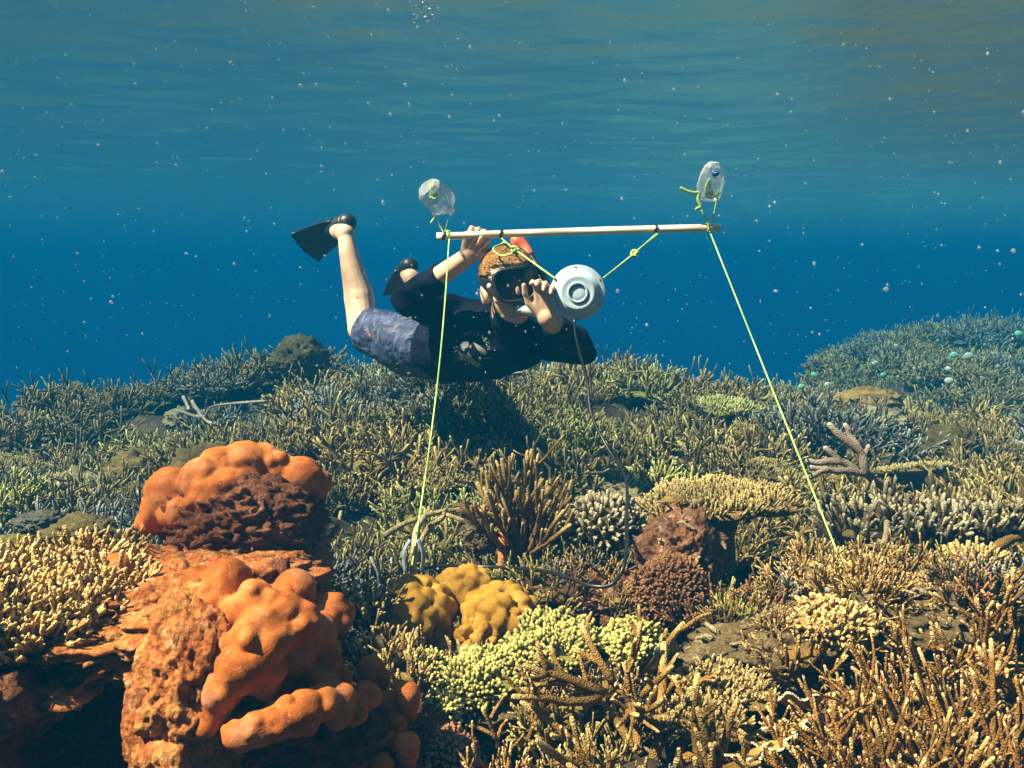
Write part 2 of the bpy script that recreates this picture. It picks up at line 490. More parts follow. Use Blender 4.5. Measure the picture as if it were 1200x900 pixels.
# the sea water itself: one closed box of even density round everything
hv = np.array([(x, y, z) for z in (-6.2, SURF + 0.12) for y in (-13, 71) for x in (-67, 67)], float)
hq = np.array([(0, 2, 3, 1), (4, 5, 7, 6), (0, 1, 5, 4), (2, 6, 7, 3), (0, 4, 6, 2), (1, 3, 7, 5)])
mh = bpy.data.materials.new('sea_water'); mh.use_nodes = True
nt = mh.node_tree; nt.nodes.clear()
pv = N(nt, 'ShaderNodeVolumePrincipled')
pv.inputs['Color'].default_value = (*HAZE_COLOR, 1)
pv.inputs['Absorption Color'].default_value = (*HAZE_ABS, 1)
pv.inputs['Density'].default_value = HAZE_DENSITY
pv.inputs['Anisotropy'].default_value = 0.0
ou = N(nt, 'ShaderNodeOutputMaterial')
nt.links.new(pv.outputs[0], ou.inputs['Volume'])
hz = obj('haze', mesh_from('haze', hv, hq, np.zeros((0, 3), int), mat=mh, smooth=False))
tag(hz, kind='stuff')

# ------------------------------------------------------------------ coral generators
def rot_about(v, ax, an):
    ax = nrm(ax)
    return v * math.cos(an) + np.cross(ax, v) * math.sin(an) + ax * np.dot(ax, v) * (1 - math.cos(an))

def branch(mb, rng, p0, d, length, r0, lvl, sub, sides, up, wob=0.25, seg=4, sub_len=0.5, sub_from=0.25, taper=0.6, ang=(30, 65)):
    pts = [np.array(p0, float)]
    d = nrm(d)
    st = length / seg
    dirs = [d]
    for _ in range(seg):
        d = nrm(d + rng.normal(0, wob, 3) * 0.6 + np.array((0, 0, up)))
        pts.append(pts[-1] + d * st); dirs.append(d)
    rad = np.linspace(r0, r0 * taper, seg + 1)
    tp = np.clip((np.linspace(0, 1, seg + 1) - 0.55) / 0.45, 0, 1)
    if lvl > 0: tp = tp
    tube(mb, pts, rad, sides, tp)
    if lvl > 0:
        for _ in range(rng.poisson(sub) if sub < 3 else sub):
            t = rng.uniform(sub_from, 0.9) * seg
            i = min(int(t), seg - 1)
            q = pts[i] + (pts[i + 1] - pts[i]) * (t - i)
            a = nrm(np.cross(dirs[i], rng.normal(0, 1, 3)))
            dd = rot_about(dirs[i], a, math.radians(rng.uniform(*ang)))
            dd = nrm(dd + np.array((0, 0, 0.15)))
            branch(mb, rng, q, dd, length * sub_len * rng.uniform(0.6, 1.15), rad[i] * 0.85, lvl - 1, sub, max(4, sides - 1), up, wob,
                   max(2, seg - 1), sub_len, 0.3, taper, ang)

def thicket(seed, n=40, R=0.18, H=0.2, r0=0.008, lvl=1, sub=3, sides=5, spread=0.9, up=0.05, wob=0.25, seg=4, sub_len=0.5, taper=0.6, base=True, ang=(30, 65)):
    rng = np.random.default_rng(seed)
    mb = MB()
    for k in range(n):
        a = rng.uniform(0, 2 * PI); rho = math.sqrt(rng.uniform(0, 1))
        b = np.array((math.cos(a), math.sin(a), 0)) * rho
        d = nrm(b * spread + np.array((0, 0, 1.0)) + rng.normal(0, 0.22, 3))
        ln = H * rng.uniform(0.65, 1.15) * (1.05 - 0.35 * rho * rho)
        branch(mb, rng, b * R * 0.6 - np.array((0, 0, 0.02)), d, ln, r0 * rng.uniform(0.8, 1.2), lvl, sub, sides, up, wob, seg, sub_len, 0.25, taper, ang)
    if base:   # dead branch bases grown together in the middle
        v, t = ico(2)
        w = v * np.array((R * 0.42, R * 0.42, H * 0.16)) * (1 + 0.35 * fbm(v, 2, 3.0, seed=seed))[:, None]
        mb.add(w, t=t, a=0)
    return mb

def dome(seed, n=300, R=(0.1, 0.1, 0.08), ln=0.02, r=0.005, sides=5, wob=0.25, lower=-0.15, lump=0.12, lump_s=2.2, fat=0.9, tip0=0.0, seg=2):
    """mound set all over with short blunt branchlets"""
    rng = np.random.default_rng(seed)
    R = np.asarray(R, float)
    mb = MB()
    v, t = ico(4)
    f = 1 + lump * fbm(v, 3, lump_s, seed=seed)
    mb.add(v * R * f[:, None] * 0.97, t=t, a=0)
    i = np.arange(n * 2) + 0.5
    z = 1 - 2 * i / (n * 2); ph = i * PI * (1 + 5 ** 0.5)
    d = np.stack([np.sqrt(1 - z * z) * np.cos(ph), np.sqrt(1 - z * z) * np.sin(ph), z], -1)
    d = d[d[:, 2] > lower]
    d = d + rng.normal(0, 0.03, d.shape); d /= np.linalg.norm(d, axis=1)[:, None]
    f = 1 + lump * fbm(d, 3, lump_s, seed=seed)
    for k in range(len(d)):
        p = d[k] * R * f[k] * 0.95
        q = nrm(d[k] / R * R.mean() + rng.normal(0, wob, 3) + np.array((0, 0, 0.15)))
        l = ln * rng.uniform(0.6, 1.25)
        pts = [p + q * l * s for s in np.linspace(0, 1, seg + 1)]
        rr = r * rng.uniform(0.8, 1.2)
        tube(mb, pts, np.linspace(rr, rr * fat, seg + 1), sides, np.linspace(tip0, 1, seg + 1))
    return mb

def table(seed, a=0.18, b=0.14, thick=0.02, n=700, ln=0.022, r=0.0035, tilt=0.0, stalk=0.15):
    rng = np.random.default_rng(seed)
    mb = MB()
    v, t = ico(4)
    ang = np.arctan2(v[:, 1], v[:, 0])
    f = 1 + 0.12 * np.sin(ang * 3 + seed) + 0.06 * np.sin(ang * 7 + 2 * seed)
    w = v * np.array((a, b, thick)) * f[:, None]
    w[:, 2] += 0.006 * fbm(w, 2, 18, seed=seed) + 0.10 * ((w[:, 0] / a) ** 2 + (w[:, 1] / b) ** 2) * thick
    mb.add(w, t=t, a=0)
    for k in range(n):
        an = rng.uniform(0, 2 * PI); rho = math.sqrt(rng.uniform(0.0, 1.0))
        ff = 1 + 0.12 * math.sin(an * 3 + seed) + 0.06 * math.sin(an * 7 + 2 * seed)
        p = np.array((math.cos(an) * a * rho * ff, math.sin(an) * b * rho * ff, thick * (0.95 * math.sqrt(max(0, 1 - rho * rho)) - 0.1)))
        e = max(0, rho - 0.75) * 4
        d = nrm(np.array((math.cos(an) * e * 1.2, math.sin(an) * e * 1.2, 1.0)) + rng.normal(0, 0.18, 3))
        l = ln * rng.uniform(0.6, 1.3)
        tube(mb, [p, p + d * l * 0.5, p + d * l], [r, r * 0.9, r * 0.7], 5, [0, 0.4, 1])
    tube(mb, [(0, 0, -stalk), (0.01, 0, -stalk * 0.5), (0, 0.01, 0)], [a * 0.28, a * 0.2, a * 0.45], 10, [0, 0, 0], cap=False)
    return mb

def lobes(center, spheres, k=0.006, sub=6, noise=0.0, nscale=20, seed=0, warp=0.10):
    """lobed mound: soft union of spheres, seen from its centre"""
    v, t = ico(sub)
    c0 = np.asarray(center)
    acc = np.zeros(len(v)); vp = v
    v = v + warp * np.stack([fbm(v, 2, 3.2, seed=seed + 60 + k_) for k_ in range(3)], -1)
    v = v / np.linalg.norm(v, axis=1)[:, None]
    for (c, r) in spheres:
        c = np.asarray(c) - c0
        dc = v @ c
        disc = r * r - c @ c + dc * dc
        ok = disc > 0
        tt = np.where(ok, dc + np.sqrt(np.maximum(disc, 0)), 0)
        acc += np.where(tt > 0, np.exp(np.minimum(tt / k, 200)), 0)
    rr = k * np.log(acc + 1)
    v = vp
    if noise: rr = rr + noise * fbm(v, 4, nscale * 0.1, seed=seed)
    mb = MB()
    mb.add(v * rr[:, None] + c0, t=t)
    return mb

def rough(center, ax, seed=0, sub=6, amp=0.16, scale=2.2, fine=0.05, fscale=9, Mx=None, knob=0.0):
    """rugged rock lump"""
    v, t = ico(sub)
    w = v * np.asarray(ax)
    f = 1 + amp * fbm(v, 3, scale, seed=seed) + fine * fbm(v, 4, fscale, gain=0.65, seed=seed + 5)
    if knob: f = f + knob * np.maximum(0, fbm(v, 2, fscale * 1.3, seed=seed + 8))
    w = w * f[:, None]
    if Mx is not None: w = w @ np.asarray(Mx).T
    mb = MB(); mb.add(w + np.asarray(center), t=t)
    return mb

def put(mb, name, mat, loc, label, cat, rz=0.0, s=1.0, tilt=(0, 0), group=None):
    o = mb.build(name, mat) if isinstance(mb, MB) else obj(name, mb)
    o.location = loc
    o.rotation_euler = (tilt[0], tilt[1], rz)
    o.scale = (s, s, s)
    return tag(o, label, cat, group)

KEEP = []      # (x, y, radius): where the field of thickets leaves room
def keep(p, r): KEEP.append((p[0], p[1], r))

# ------------------------------------------------------------------ rocks of the foreground
def rock(name, c, ax, mat, label, seed, **kw):
    kw.setdefault('knob', 0.16); kw.setdefault('fine', 0.07)
    o = child(rough(c, ax, seed, **kw), name, M[mat], None)
    o.data.transform(Matrix.Translation(-Vector(c))); o.location = c
    return tag(o, label, 'rock')

rock('reef_ledge', P(190, 712, 1.50), (0.24, 0.22, 0.075), 'rust_rock', 'rust brown encrusted rock ledge below the upper orange coral head', 11, amp=0.22, knob=0.10)
rock('reef_ledge', P(25, 735, 1.50), (0.26, 0.24, 0.07), 'rust_rock', 'rust brown rock ledge carrying the pale finger corals over the dark hollow', 12, amp=0.2)
rock('reef_rock', P(285, 690, 1.78), (0.155, 0.15, 0.13), 'rust_rock', 'rusty rock pedestal under the upper orange coral head', 13, amp=0.15, knob=0.12)
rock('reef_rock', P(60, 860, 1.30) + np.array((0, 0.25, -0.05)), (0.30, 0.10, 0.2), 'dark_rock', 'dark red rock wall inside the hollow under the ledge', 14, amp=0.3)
rock('reef_rock', P(-150, 860, 1.30), (0.20, 0.28, 0.20), 'dark_rock', 'dark rock wall added outside the view to shade the hollow under the ledge', 15, amp=0.25)  # added beyond the left edge of view to keep sun out of the hollow
mbs = MB(); rng = np.random.default_rng(3)
tube(mbs, smooth_path([P(20, 860, 1.32), P(70, 830, 1.30), P(105, 795, 1.30), P(155, 765, 1.33)], 16), np.array([0.010 + 0.006 * math.sin(i * 1.9) for i in range(16)]), 8, flat=0.5)
o = child(mbs, 'sponge_crust', M['rust_rock'], None); tag(o, 'thin rusty red crust ridge inside the dark hollow', 'sponge')
rock('reef_rock', P(345, 900, 1.62), (0.22, 0.2, 0.16), 'dark_rock', 'dark brown rock behind the lower orange coral head', 16)
rock('reef_rock', P(800, 655, 2.0), (0.085, 0.09, 0.10), 'pink_rock', 'pinkish white encrusted rock beside the table coral stalk', 17, amp=0.25, knob=0.1)
rock('reef_rock', P(700, 700, 2.12), (0.17, 0.12, 0.07), 'dark_rock', 'dark brown rock shelf beneath the loop of black cable', 18)
rock('reef_rock', P(740, 720, 1.93), (0.06, 0.06, 0.075), 'pink_rock', 'small orange and white crusted rock beside the russet brush coral', 19, amp=0.25, knob=0.15)
rock('reef_rock', P(640, 830, 1.72), (0.20, 0.12, 0.07), 'grey_rock', 'grey brown rock slope under the green knobbly corals', 20, amp=0.25)
rock('reef_rock', P(930, 770, 1.72), (0.17, 0.15, 0.085), 'grey_rock', 'yellowish brown rock bearing the round tufted coral', 21, amp=0.25, knob=0.1)
rock('reef_rock', P(565, 625, 2.20), (0.045, 0.05, 0.045), 'grey_rock', 'tan rubble knob under the tall tan staghorn cluster', 22, amp=0.2)
rock('reef_rock', P(1060, 730, 1.75), (0.2, 0.15, 0.09), 'grey_rock', 'brown rock under the flat brush coral', 23, amp=0.25)

def fuse(mb, name, mat, parent, voxel=0.005, smooth=6, solid_noise=0.0):
    """one continuous skin over everything collected in mb"""
    me = mb.mesh(name + '_raw')
    o = bpy.data.objects.new(name + '_raw', me)
    COL.objects.link(o)
    r = o.modifiers.new('r', 'REMESH'); r.mode = 'VOXEL'; r.voxel_size = voxel
    if smooth:
        sm = o.modifiers.new('s', 'SMOOTH'); sm.factor = 0.5; sm.iterations = smooth
    dg = bpy.context.evaluated_depsgraph_get()
    new = bpy.data.meshes.new_from_object(o.evaluated_get(dg))
    new.name = name
    bpy.data.objects.remove(o)
    new.polygons.foreach_set('use_smooth', np.ones(len(new.polygons), bool))
    if solid_noise:
        co = np.zeros(len(new.vertices) * 3, np.float32); new.vertices.foreach_get('co', co)
        no_ = np.zeros(len(new.vertices) * 3, np.float32); new.vertices.foreach_get('normal', no_)
        co = co.reshape(-1, 3); no_ = no_.reshape(-1, 3)
        co = co + no_ * (solid_noise * fbm(co * np.array((1, 1, 1.8)), 2, 13, seed=4))[:, None].astype(np.float32)
        new.vertices.foreach_set('co', co.ravel().astype(np.float32)); new.update()
    return child(new, name, mat, parent)

def lobe_union(spheres, name, mat, parent):
    mb = MB(); rg = np.random.default_rng(len(spheres)); v, t = ico(4)
    for c_, r_ in spheres:
        sc = rg.uniform(0.86, 1.16, 3)
        f_ = 1 + 0.07 * fbm(v, 2, 1.8, seed=float(c_[0] * 50))
        mb.add(v * r_ * 1.04 * sc * f_[:, None] + c_, t=t)
        if r_ < 0.035:
            for _ in range(3):
                q_ = nrm(rg.normal(0, 1, 3) + np.array((0, -0.5, 0.5))); mb.add(v * r_ * rg.uniform(0.34, 0.55) + c_ + q_ * r_ * 0.80, t=t)
    return fuse(mb, name, mat, parent, 0.0028, 9, 0.0026)

# ------------------------------------------------------------------ orange lobed heads
def px_spheres(lst, d0):
    return [(P(a, b, d0 + dd), r * (d0 + dd) / F) for (a, b, dd, r) in lst]

c = P(295, 790, 1.30)
A = root('lobed_coral', P(300, 900, 1.32), 'large orange lobed coral head with a rough pitted flank, the lower of two', 'coral')
low = [(266, 682, .03, 26), (236, 694, .05, 28), (250, 706, .0, 24), (298, 704, -.02, 25), (344, 694, .05, 24), (330, 716, -.02, 26), (352, 730, -.01, 27), (366, 744, .02, 26), (386, 722, .07, 26), (284, 716, -.02, 22),
       (308, 732, -.05, 22), (292, 750, -.065, 26), (314, 754, -.06, 23), (330, 744, -.035, 22), (262, 806, -.075, 29), (280, 786, -.08, 29), (272, 764, -.06, 24), (248, 832, -.065, 26), (342, 768, -.01, 25), (298, 778, -.075, 24),
       (318, 784, -.06, 20), (310, 806, -.06, 18), (304, 822, -.05, 16), (284, 860, -.09, 20), (302, 855, -.095, 21), (320, 848, -.09, 22), (338, 840, -.085, 24), (356, 833, -.07, 24), (374, 824, -.05, 22), (378, 800, -.01, 18),
       (397, 818, -.02, 18), (414, 832, .01, 17), (396, 838, -.03, 17), (430, 816, .04, 15), (376, 764, .03, 24), (345, 800, .03, 34), (315, 800, .03, 46), (290, 735, .05, 45), (388, 780, .03, 14), (400, 792, .04, 13)]
lobe_union(px_spheres(low, 1.30), 'living_lobes', M['orange'], A)
mb = rough(P(238, 790, 1.31), (0.088, 0.11, 0.125), 31, amp=0.14, fine=0.035, fscale=12, knob=0.05)
r2 = rough(P(225, 870, 1.30), (0.075, 0.09, 0.14), 32, amp=0.2, fine=0.04, fscale=12, knob=0.06)
mb.add(r2.v[0], t=r2.t[0])
child(mb, 'rough_flank', M['rust_rock'], A)
r2 = rough(P(350, 860, 1.40), (0.12, 0.10, 0.12), 33, amp=0.2)
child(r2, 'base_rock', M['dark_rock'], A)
keep(c, 0.35)

c = P(280, 605, 1.78)
B = root('lobed_coral', P(285, 690, 1.78), 'orange lobed coral cap on a dark rough boulder, the upper of two', 'coral')
up_ = [(203, 578, .0, 28), (186, 597, .0, 22), (212, 602, -.05, 18), (200, 606, -.04, 15), (236, 566, -.03, 28), (258, 550, .0, 29), (284, 546, .02, 28), (308, 542, .04, 24), (236, 592, -.065, 19), (256, 594, -.06, 17), (244, 578, -.055, 22),
       (324, 550, .03, 20), (352, 558, .03, 25), (338, 564, .05, 22), (368, 566, .04, 18), (176, 612, .02, 15), (222, 583, .0, 28), (262, 572, -.03, 25), (285, 565, .0, 24), (275, 592, .08, 58), (320, 582, .08, 42)]
lobe_union(px_spheres(up_, 1.78), 'living_lobes', M['orange'], B)
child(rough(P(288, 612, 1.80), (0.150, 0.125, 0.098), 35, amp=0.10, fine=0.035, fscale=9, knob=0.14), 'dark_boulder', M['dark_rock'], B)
keep(c, 0.30)

Cc = root('lobed_coral', P(460, 880, 1.42), 'cluster of small round orange coral knobs beside the big lower head', 'coral')
for (a, b, d, r) in [(440, 790, 1.42, 16), (428, 800, 1.40, 14), (452, 822, 1.40, 13), (474, 820, 1.40, 16), (462, 845, 1.40, 13), (452, 860, 1.38, 12), (474, 878, 1.36, 15), (430, 870, 1.38, 14), (447, 893, 1.36, 13), (415, 890, 1.34, 13)]:
    cc = P(a, b, d)
    mk = lobes(cc, [(cc + np.random.default_rng(int(a)).normal(0, 0.006, 3), r * d / F), (cc + np.array((0.004, 0.01, -0.012)), r * d / F * 0.9), (cc + np.array((0.004, 0.02, -0.03)), r * d / F * 0.7)], 0.004, 4)
    child(mk, 'coral_knob', M['orange'], Cc)
keep(P(455, 850, 1.4), 0.15)
rock('reef_rock', P(450, 890, 1.50), (0.09, 0.09, 0.11), 'dark_rock', 'dark rock holding the small orange coral knobs', 36)
put(lobes((0, 0, 0), [((0, 0, 0), .022), ((.008, 0, -.012), .02)], 0.004, 4), 'knob_coral', M['orange'], P(138, 664, 1.45), 'single small orange coral knob on the rusty ledge', 'coral')

# ------------------------------------------------------------------ yellow lobed coral
Y = root('yellow_lobed_coral', P(540, 770, 1.95), 'mustard yellow lobed coral in front of the rusty stake', 'coral')
rng = np.random.default_rng(5)
for (a, b, dd, rx, ry) in [(486, 708, 0.0, 48, 38), (545, 686, 0.10, 36, 30), (586, 712, 0.0, 48, 34), (562, 738, -0.05, 28, 24), (515, 738, -.02, 22, 22)]:
    d = 1.92 + dd
    cc = P(a, b + 8, d)
    sp = [(cc, min(rx, ry) * 0.75 * d / F)]
    nl = 38 if rx > 30 else 14
    for k in range(nl):
        z = 1 - 1.55 * (k + 0.5) / nl; ph = k * 2.39996 + a
        q = np.array((math.sqrt(max(0, 1 - z * z)) * math.cos(ph), math.sqrt(max(0, 1 - z * z)) * math.sin(ph), z))
        rr = rng.uniform(0.27, 0.37) * min(rx, ry) * d / F
        sp.append((cc + q * np.array((rx, rx, ry)) * d / F * 0.80, rr))
    child(lobes(cc, sp, 0.0028, 5, noise=0.0015, nscale=40), 'coral_mound', M['yellow'], Y)
keep(P(540, 720, 1.93), 0.22)

# ------------------------------------------------------------------ green knobbly corals
def knobby(px, py, d, w, h, seed, label, mat='green', n=420, r=0.0034, ln=0.010, **kw):
    sx, sz = w * d / F / 2, h * d / F / 2
    mb = dome(seed, n, (sx, min(sx, 0.09), sz), ln, r, 5, 0.3, lower=-0.45, lump=kw.pop('lump', 0.35), lump_s=2.6, fat=1.05, tip0=0.15)
    o = put(mb, kw.pop('name', 'knobbly_coral'), M[mat], P(px, py, d), label, 'coral', rz=0)
    keep(P(px, py, d), max(sx, 0.08))
    return o
knobby(655, 757, 1.76, 104, 56, 41, 'wide pale green knobbly coral right beside the yellow lobed coral', n=900)
knobby(742, 757, 1.72, 56, 54, 42, 'upright pale green knobbly coral below the russet brush coral', n=560)
knobby(565, 782, 1.70, 60, 30, 43, 'small pale green knobbly coral strip below the yellow lobed coral', n=360)
knobby(608, 780, 1.72, 38, 44, 44, 'narrow green knobbly coral between the strip and the wide green coral', n=220)
knobby(503, 795, 1.68, 46, 56, 45, 'dark green knobbly coral beside the brown finger coral', n=200)
knobby(560, 802, 1.66, 80, 40, 46, 'yellow green knobbly coral on the shaded rock slope', n=300)
knobby(515, 838, 1.58, 44, 40, 47, 'small mossy green knobbly coral above the brown studded mound', n=160)
knobby(515, 888, 1.50, 80, 60, 48, 'brown studded coral mound beside the small orange knobs', mat='russet', n=520, r=0.003, name='studded_coral', lump=0.15)

# ------------------------------------------------------------------ brush and table corals
knobby(785, 700, 1.88, 92, 90, 51, 'dark russet brush coral mound below the table coral', mat='russet', n=900, r=0.0026, ln=0.012, name='brush_coral', lump=0.08)
o = put(dome(52, 190, (0.085, 0.075, 0.055), 0.026, 0.0052, 6, 0.28, lower=-0.35, lump=0.15, fat=0.85), 'cluster_coral', M['white_tip'], P(710, 618, 2.2), 'rounded cluster coral with pale blunt tips behind the cable loop', 'coral')
keep(P(710, 620, 2.2), 0.13)
put(table(53, 0.178, 0.13, 0.020, 900, 0.024, 0.0035, stalk=0.16), 'table_coral', M['cream'], P(838, 590, 2.22), 'cream table coral with flat bristly top over a dark hollow', 'coral', tilt=(math.radians(5), math.radians(-3)))
keep(P(838, 590, 2.22), 0.24); keep(P(985, 672, 1.9), 0.12); keep(P(485, 650, 2.1), 0.15); keep(P(478, 660, 1.98), 0.12); keep(P(600, 670, 2.0), 0.10); keep(P(1020, 655, 1.95), 0.10); keep(P(916, 752, 1.66), 0.10); keep(P(850, 650, 2.1), 0.16); keep(P(700, 690, 1.95), 0.12); keep(P(780, 650, 2.0), 0.12)
put(table(54, 0.085, 0.07, 0.012, 320, 0.013, 0.0026, stalk=0.09), 'tier_coral', M['cream'], P(850, 806, 1.56), 'pale fringed coral plate, the upper of two tiers', 'coral', tilt=(math.radians(8), 0.05))
put(table(55, 0.08, 0.06, 0.010, 300, 0.013, 0.0026, stalk=0.08), 'tier_coral', M['cream'], P(822, 840, 1.48), 'pale fringed coral plate, the lower of two tiers', 'coral', tilt=(math.radians(8), -0.04))
keep(P(840, 810, 1.55), 0.19); keep(P(905, 850, 1.38), 0.16)
o = put(dome(56, 260, (0.042, 0.042, 0.045), 0.020, 0.0020, 5, 0.35, lower=-0.3, lump=0.05), 'tufted_coral', M['brown'], P(916, 752, 1.66), 'round brown tufted coral like a small bush on yellowish rock', 'coral')
knobby(1092, 695, 1.76, 118, 46, 57, 'flat tan brush coral mound below the pale tipped finger coral', mat='honey', n=700, r=0.0026, ln=0.009, name='brush_coral', lump=0.1)
put(dome(58, 150, (0.055, 0.05, 0.045), 0.03, 0.0042, 5, 0.3, lower=-0.1, lump=0.15, fat=0.75), 'finger_coral', M['honey'], P(1140, 675, 1.86), 'tan bushy finger coral just above the flat brush coral', 'coral')
knobby(975, 735, 1.62, 80, 50, 59, 'pale yellow lumpy coral between the tufted coral and brown staghorn', mat='pale', n=200, r=0.004, name='lumpy_coral')

# thin leafy plates
def leafy(px, py, d, w, seed, label, tilt=0.5):
    rng = np.random.default_rng(seed)
    mb = MB(); nr, na = 7, 28
    R = w * d / F / 2
    for side in (0, 1):
        V, Tp = [], []
        for i in range(nr):
            for j in range(na):
                rho = i / (nr - 1); an = -1.3 + 2.6 * j / (na - 1)
                e = R * rho * (1 + 0.15 * math.sin(an * 5 + seed) + 0.08 * math.sin(an * 11))
                z = 0.35 * R * rho ** 2 + 0.12 * R * rho * math.sin(an * 6 + seed)
                V.append((e * math.sin(an), -e * math.cos(an), z - side * 0.0035)); Tp.append(1.0 if rho > 0.93 else 0.3 * rho)
        ii = [(i * na + j, i * na + j + 1, (i + 1) * na + j + 1, (i + 1) * na + j) for i in range(nr - 1) for j in range(na - 1)]
        mb.add(V, ii, a=Tp)
    e0 = (nr - 1) * na
    mb.add(np.zeros((0, 3)), None)
    off = nr * na
    mb.q.append(np.array([(e0 + j, e0 + j + 1, off + e0 + j + 1, off + e0 + j) for j in range(na - 1)]))
    return put(mb, 'leafy_coral', M['plate'], P(px, py, d), label, 'coral', rz=rng.uniform(-0.4, 0.4), tilt=(tilt, 0))
leafy(935, 828, 1.42, 60, 61, 'upright tan leaf of plate coral beside the brown staghorn', tilt=-0.5)
leafy(915, 848, 1.38, 64, 62, 'thin leafy coral plate with pale rim, topmost of the stack of three', tilt=0.1)
leafy(895, 868, 1.34, 66, 63, 'thin leafy coral plate with pale rim, middle one of the stack of three', tilt=0.1)
leafy(865, 880, 1.31, 62, 64, 'thin leafy coral plate with pale rim, lowest of the stack of three', tilt=0.1)

# ------------------------------------------------------------------ staghorn corals one by one
def stag(px, py, d, mat, label, seed, name='staghorn_coral', rz=0.0, tilt=(0, 0), **kw):
    p = P(px, py, d)
    o = put(thicket(seed, **kw), name, M[mat], p, label, 'coral', rz, tilt=tilt)
    keep(p, kw.get('R', 0.18) * 0.8)
    return o
stag(612, 640, 2.2, 'honey', 'tall upright tan staghorn cluster standing on the rusty stake', 71, n=44, R=0.085, H=0.235, r0=0.0066, lvl=1, sub=3, sides=6, spread=0.55, up=0.14, wob=0.24, sub_len=0.42, taper=0.7, base=False, ang=(15, 35))
stag(452, 775, 1.72, 'honey', 'brown finger coral between orange head and green corals', 72, 'finger_coral', n=42, R=0.08, H=0.085, r0=0.0042, lvl=1, sub=2, spread=1.0, taper=0.75, ang=(15, 40))
stag(425, 715, 1.85, 'tan', 'tan finger coral tuft just behind the yellow lobed coral', 73, 'finger_coral', n=46, R=0.09, H=0.085, r0=0.004, lvl=1, sub=2, spread=1.0, taper=0.75, ang=(15, 40))
stag(545, 775, 1.76, 'honey', 'small brown finger coral at the foot of the yellow lobed coral', 74, 'finger_coral', n=24, R=0.05, H=0.065, r0=0.0036, lvl=1, sub=1, spread=1.0, taper=0.75, ang=(15, 40))
stag(765, 890, 1.42, 'honey', 'open honey coloured staghorn coral with long pale tipped arms', 75, n=13, R=0.14, H=0.19, r0=0.0085, lvl=2, sub=2, sides=7, spread=1.9, up=0.0, wob=0.16, seg=5, sub_len=0.45, taper=0.6, base=False)
stag(720, 800, 1.52, 'honey', 'honey coloured staghorn coral leaning over the grey rock slope', 76, n=10, R=0.1, H=0.15, r0=0.0075, lvl=1, sub=3, sides=7, spread=1.9, up=0.0, wob=0.16, seg=5, sub_len=0.5, base=False, tilt=(0.2, -0.25))
stag(825, 900, 1.30, 'honey', 'honey staghorn coral in front of the lower fringed plate', 77, n=11, R=0.1, H=0.13, r0=0.007, lvl=1, sub=3, sides=7, spread=2.2, up=0.0, seg=5, base=False)
stag(600, 885, 1.52, 'brown', 'dark brown staghorn with white tips in the shaded gully', 78, n=14, R=0.12, H=0.13, r0=0.005, lvl=1, sub=3, sides=6, spread=1.6, up=0.0, base=False)
# big brown staghorn thickets
for k, (a, b, d, n, H, r0, rz, lab) in enumerate([
        (1150, 940, 1.30, 84, 0.21, 0.0050, 0.3, 'big amber staghorn thicket with long thick branches'),
        (1035, 880, 1.42, 120, 0.135, 0.0036, 1.3, 'amber staghorn thicket of close upright pale tipped fingers'),
        (1190, 800, 1.55, 50, 0.20, 0.0056, 2.1, 'amber staghorn with thick sideways branches below the bushy finger coral'),
        (985, 965, 1.28, 46, 0.14, 0.0042, 2.9, 'amber staghorn beside the thin leafy coral plates'),
        (1095, 790, 1.60, 70, 0.14, 0.0040, 4.0, 'amber staghorn behind the close fingered thicket'),
        (1030, 960, 1.22, 56, 0.16, 0.0046, 5.1, 'amber staghorn growing at the foot of the close fingered thicket')]):
    stag(a, b, d, 'brown', lab, 80 + k, n=n, R=0.17 if k != 1 else 0.15, H=H, r0=r0, lvl=1, sub=5 if k != 1 else 3, sides=7, spread=1.25 if k != 1 else 0.9, up=0.03, wob=0.24, seg=5, sub_len=0.36, rz=rz, taper=0.62, ang=(20, 50))
keep(P(40, 690, 1.45), 0.3); keep(P(-60, 690, 1.45), 0.3)
# mauve branching coral over the dark hole
def gnarl(pts_list, name, mat, label, sides=8, cat='coral'):
    mb = MB(); rng = np.random.default_rng(len(label))
    for pts, r0, r1 in pts_list:
        pa = smooth_path([P(*q) for q in pts], 14)
        pa = pa + 0.0025 * np.stack([vnoise(pa * 60 + k * 9) for k in range(3)], -1)
        rr = np.linspace(r0, r1, 14) * (1 + 0.15 * vnoise(pa * 90))
        tube(mb, pa, rr, sides, np.clip((np.linspace(0, 1, 14) - 0.6) / 0.4, 0, 1) * 0.8)
    c = Vector(mb.v[0][0]); o = child(mb, name, M[mat], None)
    o.data.transform(Matrix.Translation(-c)); o.location = c
    return tag(o, label, cat)
gnarl([([(1045, 575, 2.25), (1015, 555, 2.2), (1010, 530, 2.2), (985, 512, 2.2), (972, 498, 2.2)], .013, .007), ([(1015, 555, 2.2), (985, 552, 2.18), (950, 548, 2.16)], .011, .006),
       ([(1005, 553, 2.2), (985, 540, 2.2), (960, 542, 2.2), (945, 540, 2.2)], .011, .006), ([(1008, 530, 2.2), (998, 512, 2.22), (990, 498, 2.22)], .009, .006),
       ([(985, 540, 2.2), (975, 530, 2.2), (968, 525, 2.2)], .008, .006), ([(1012, 535, 2.2), (1018, 522, 2.2)], .008, .006), ([(970, 550, 2.16), (955, 556, 2.14), (942, 560, 2.14)], .008, .005)],
      'staghorn_coral', 'mauve', 'mauve grey staghorn branch reaching over the dark hole')
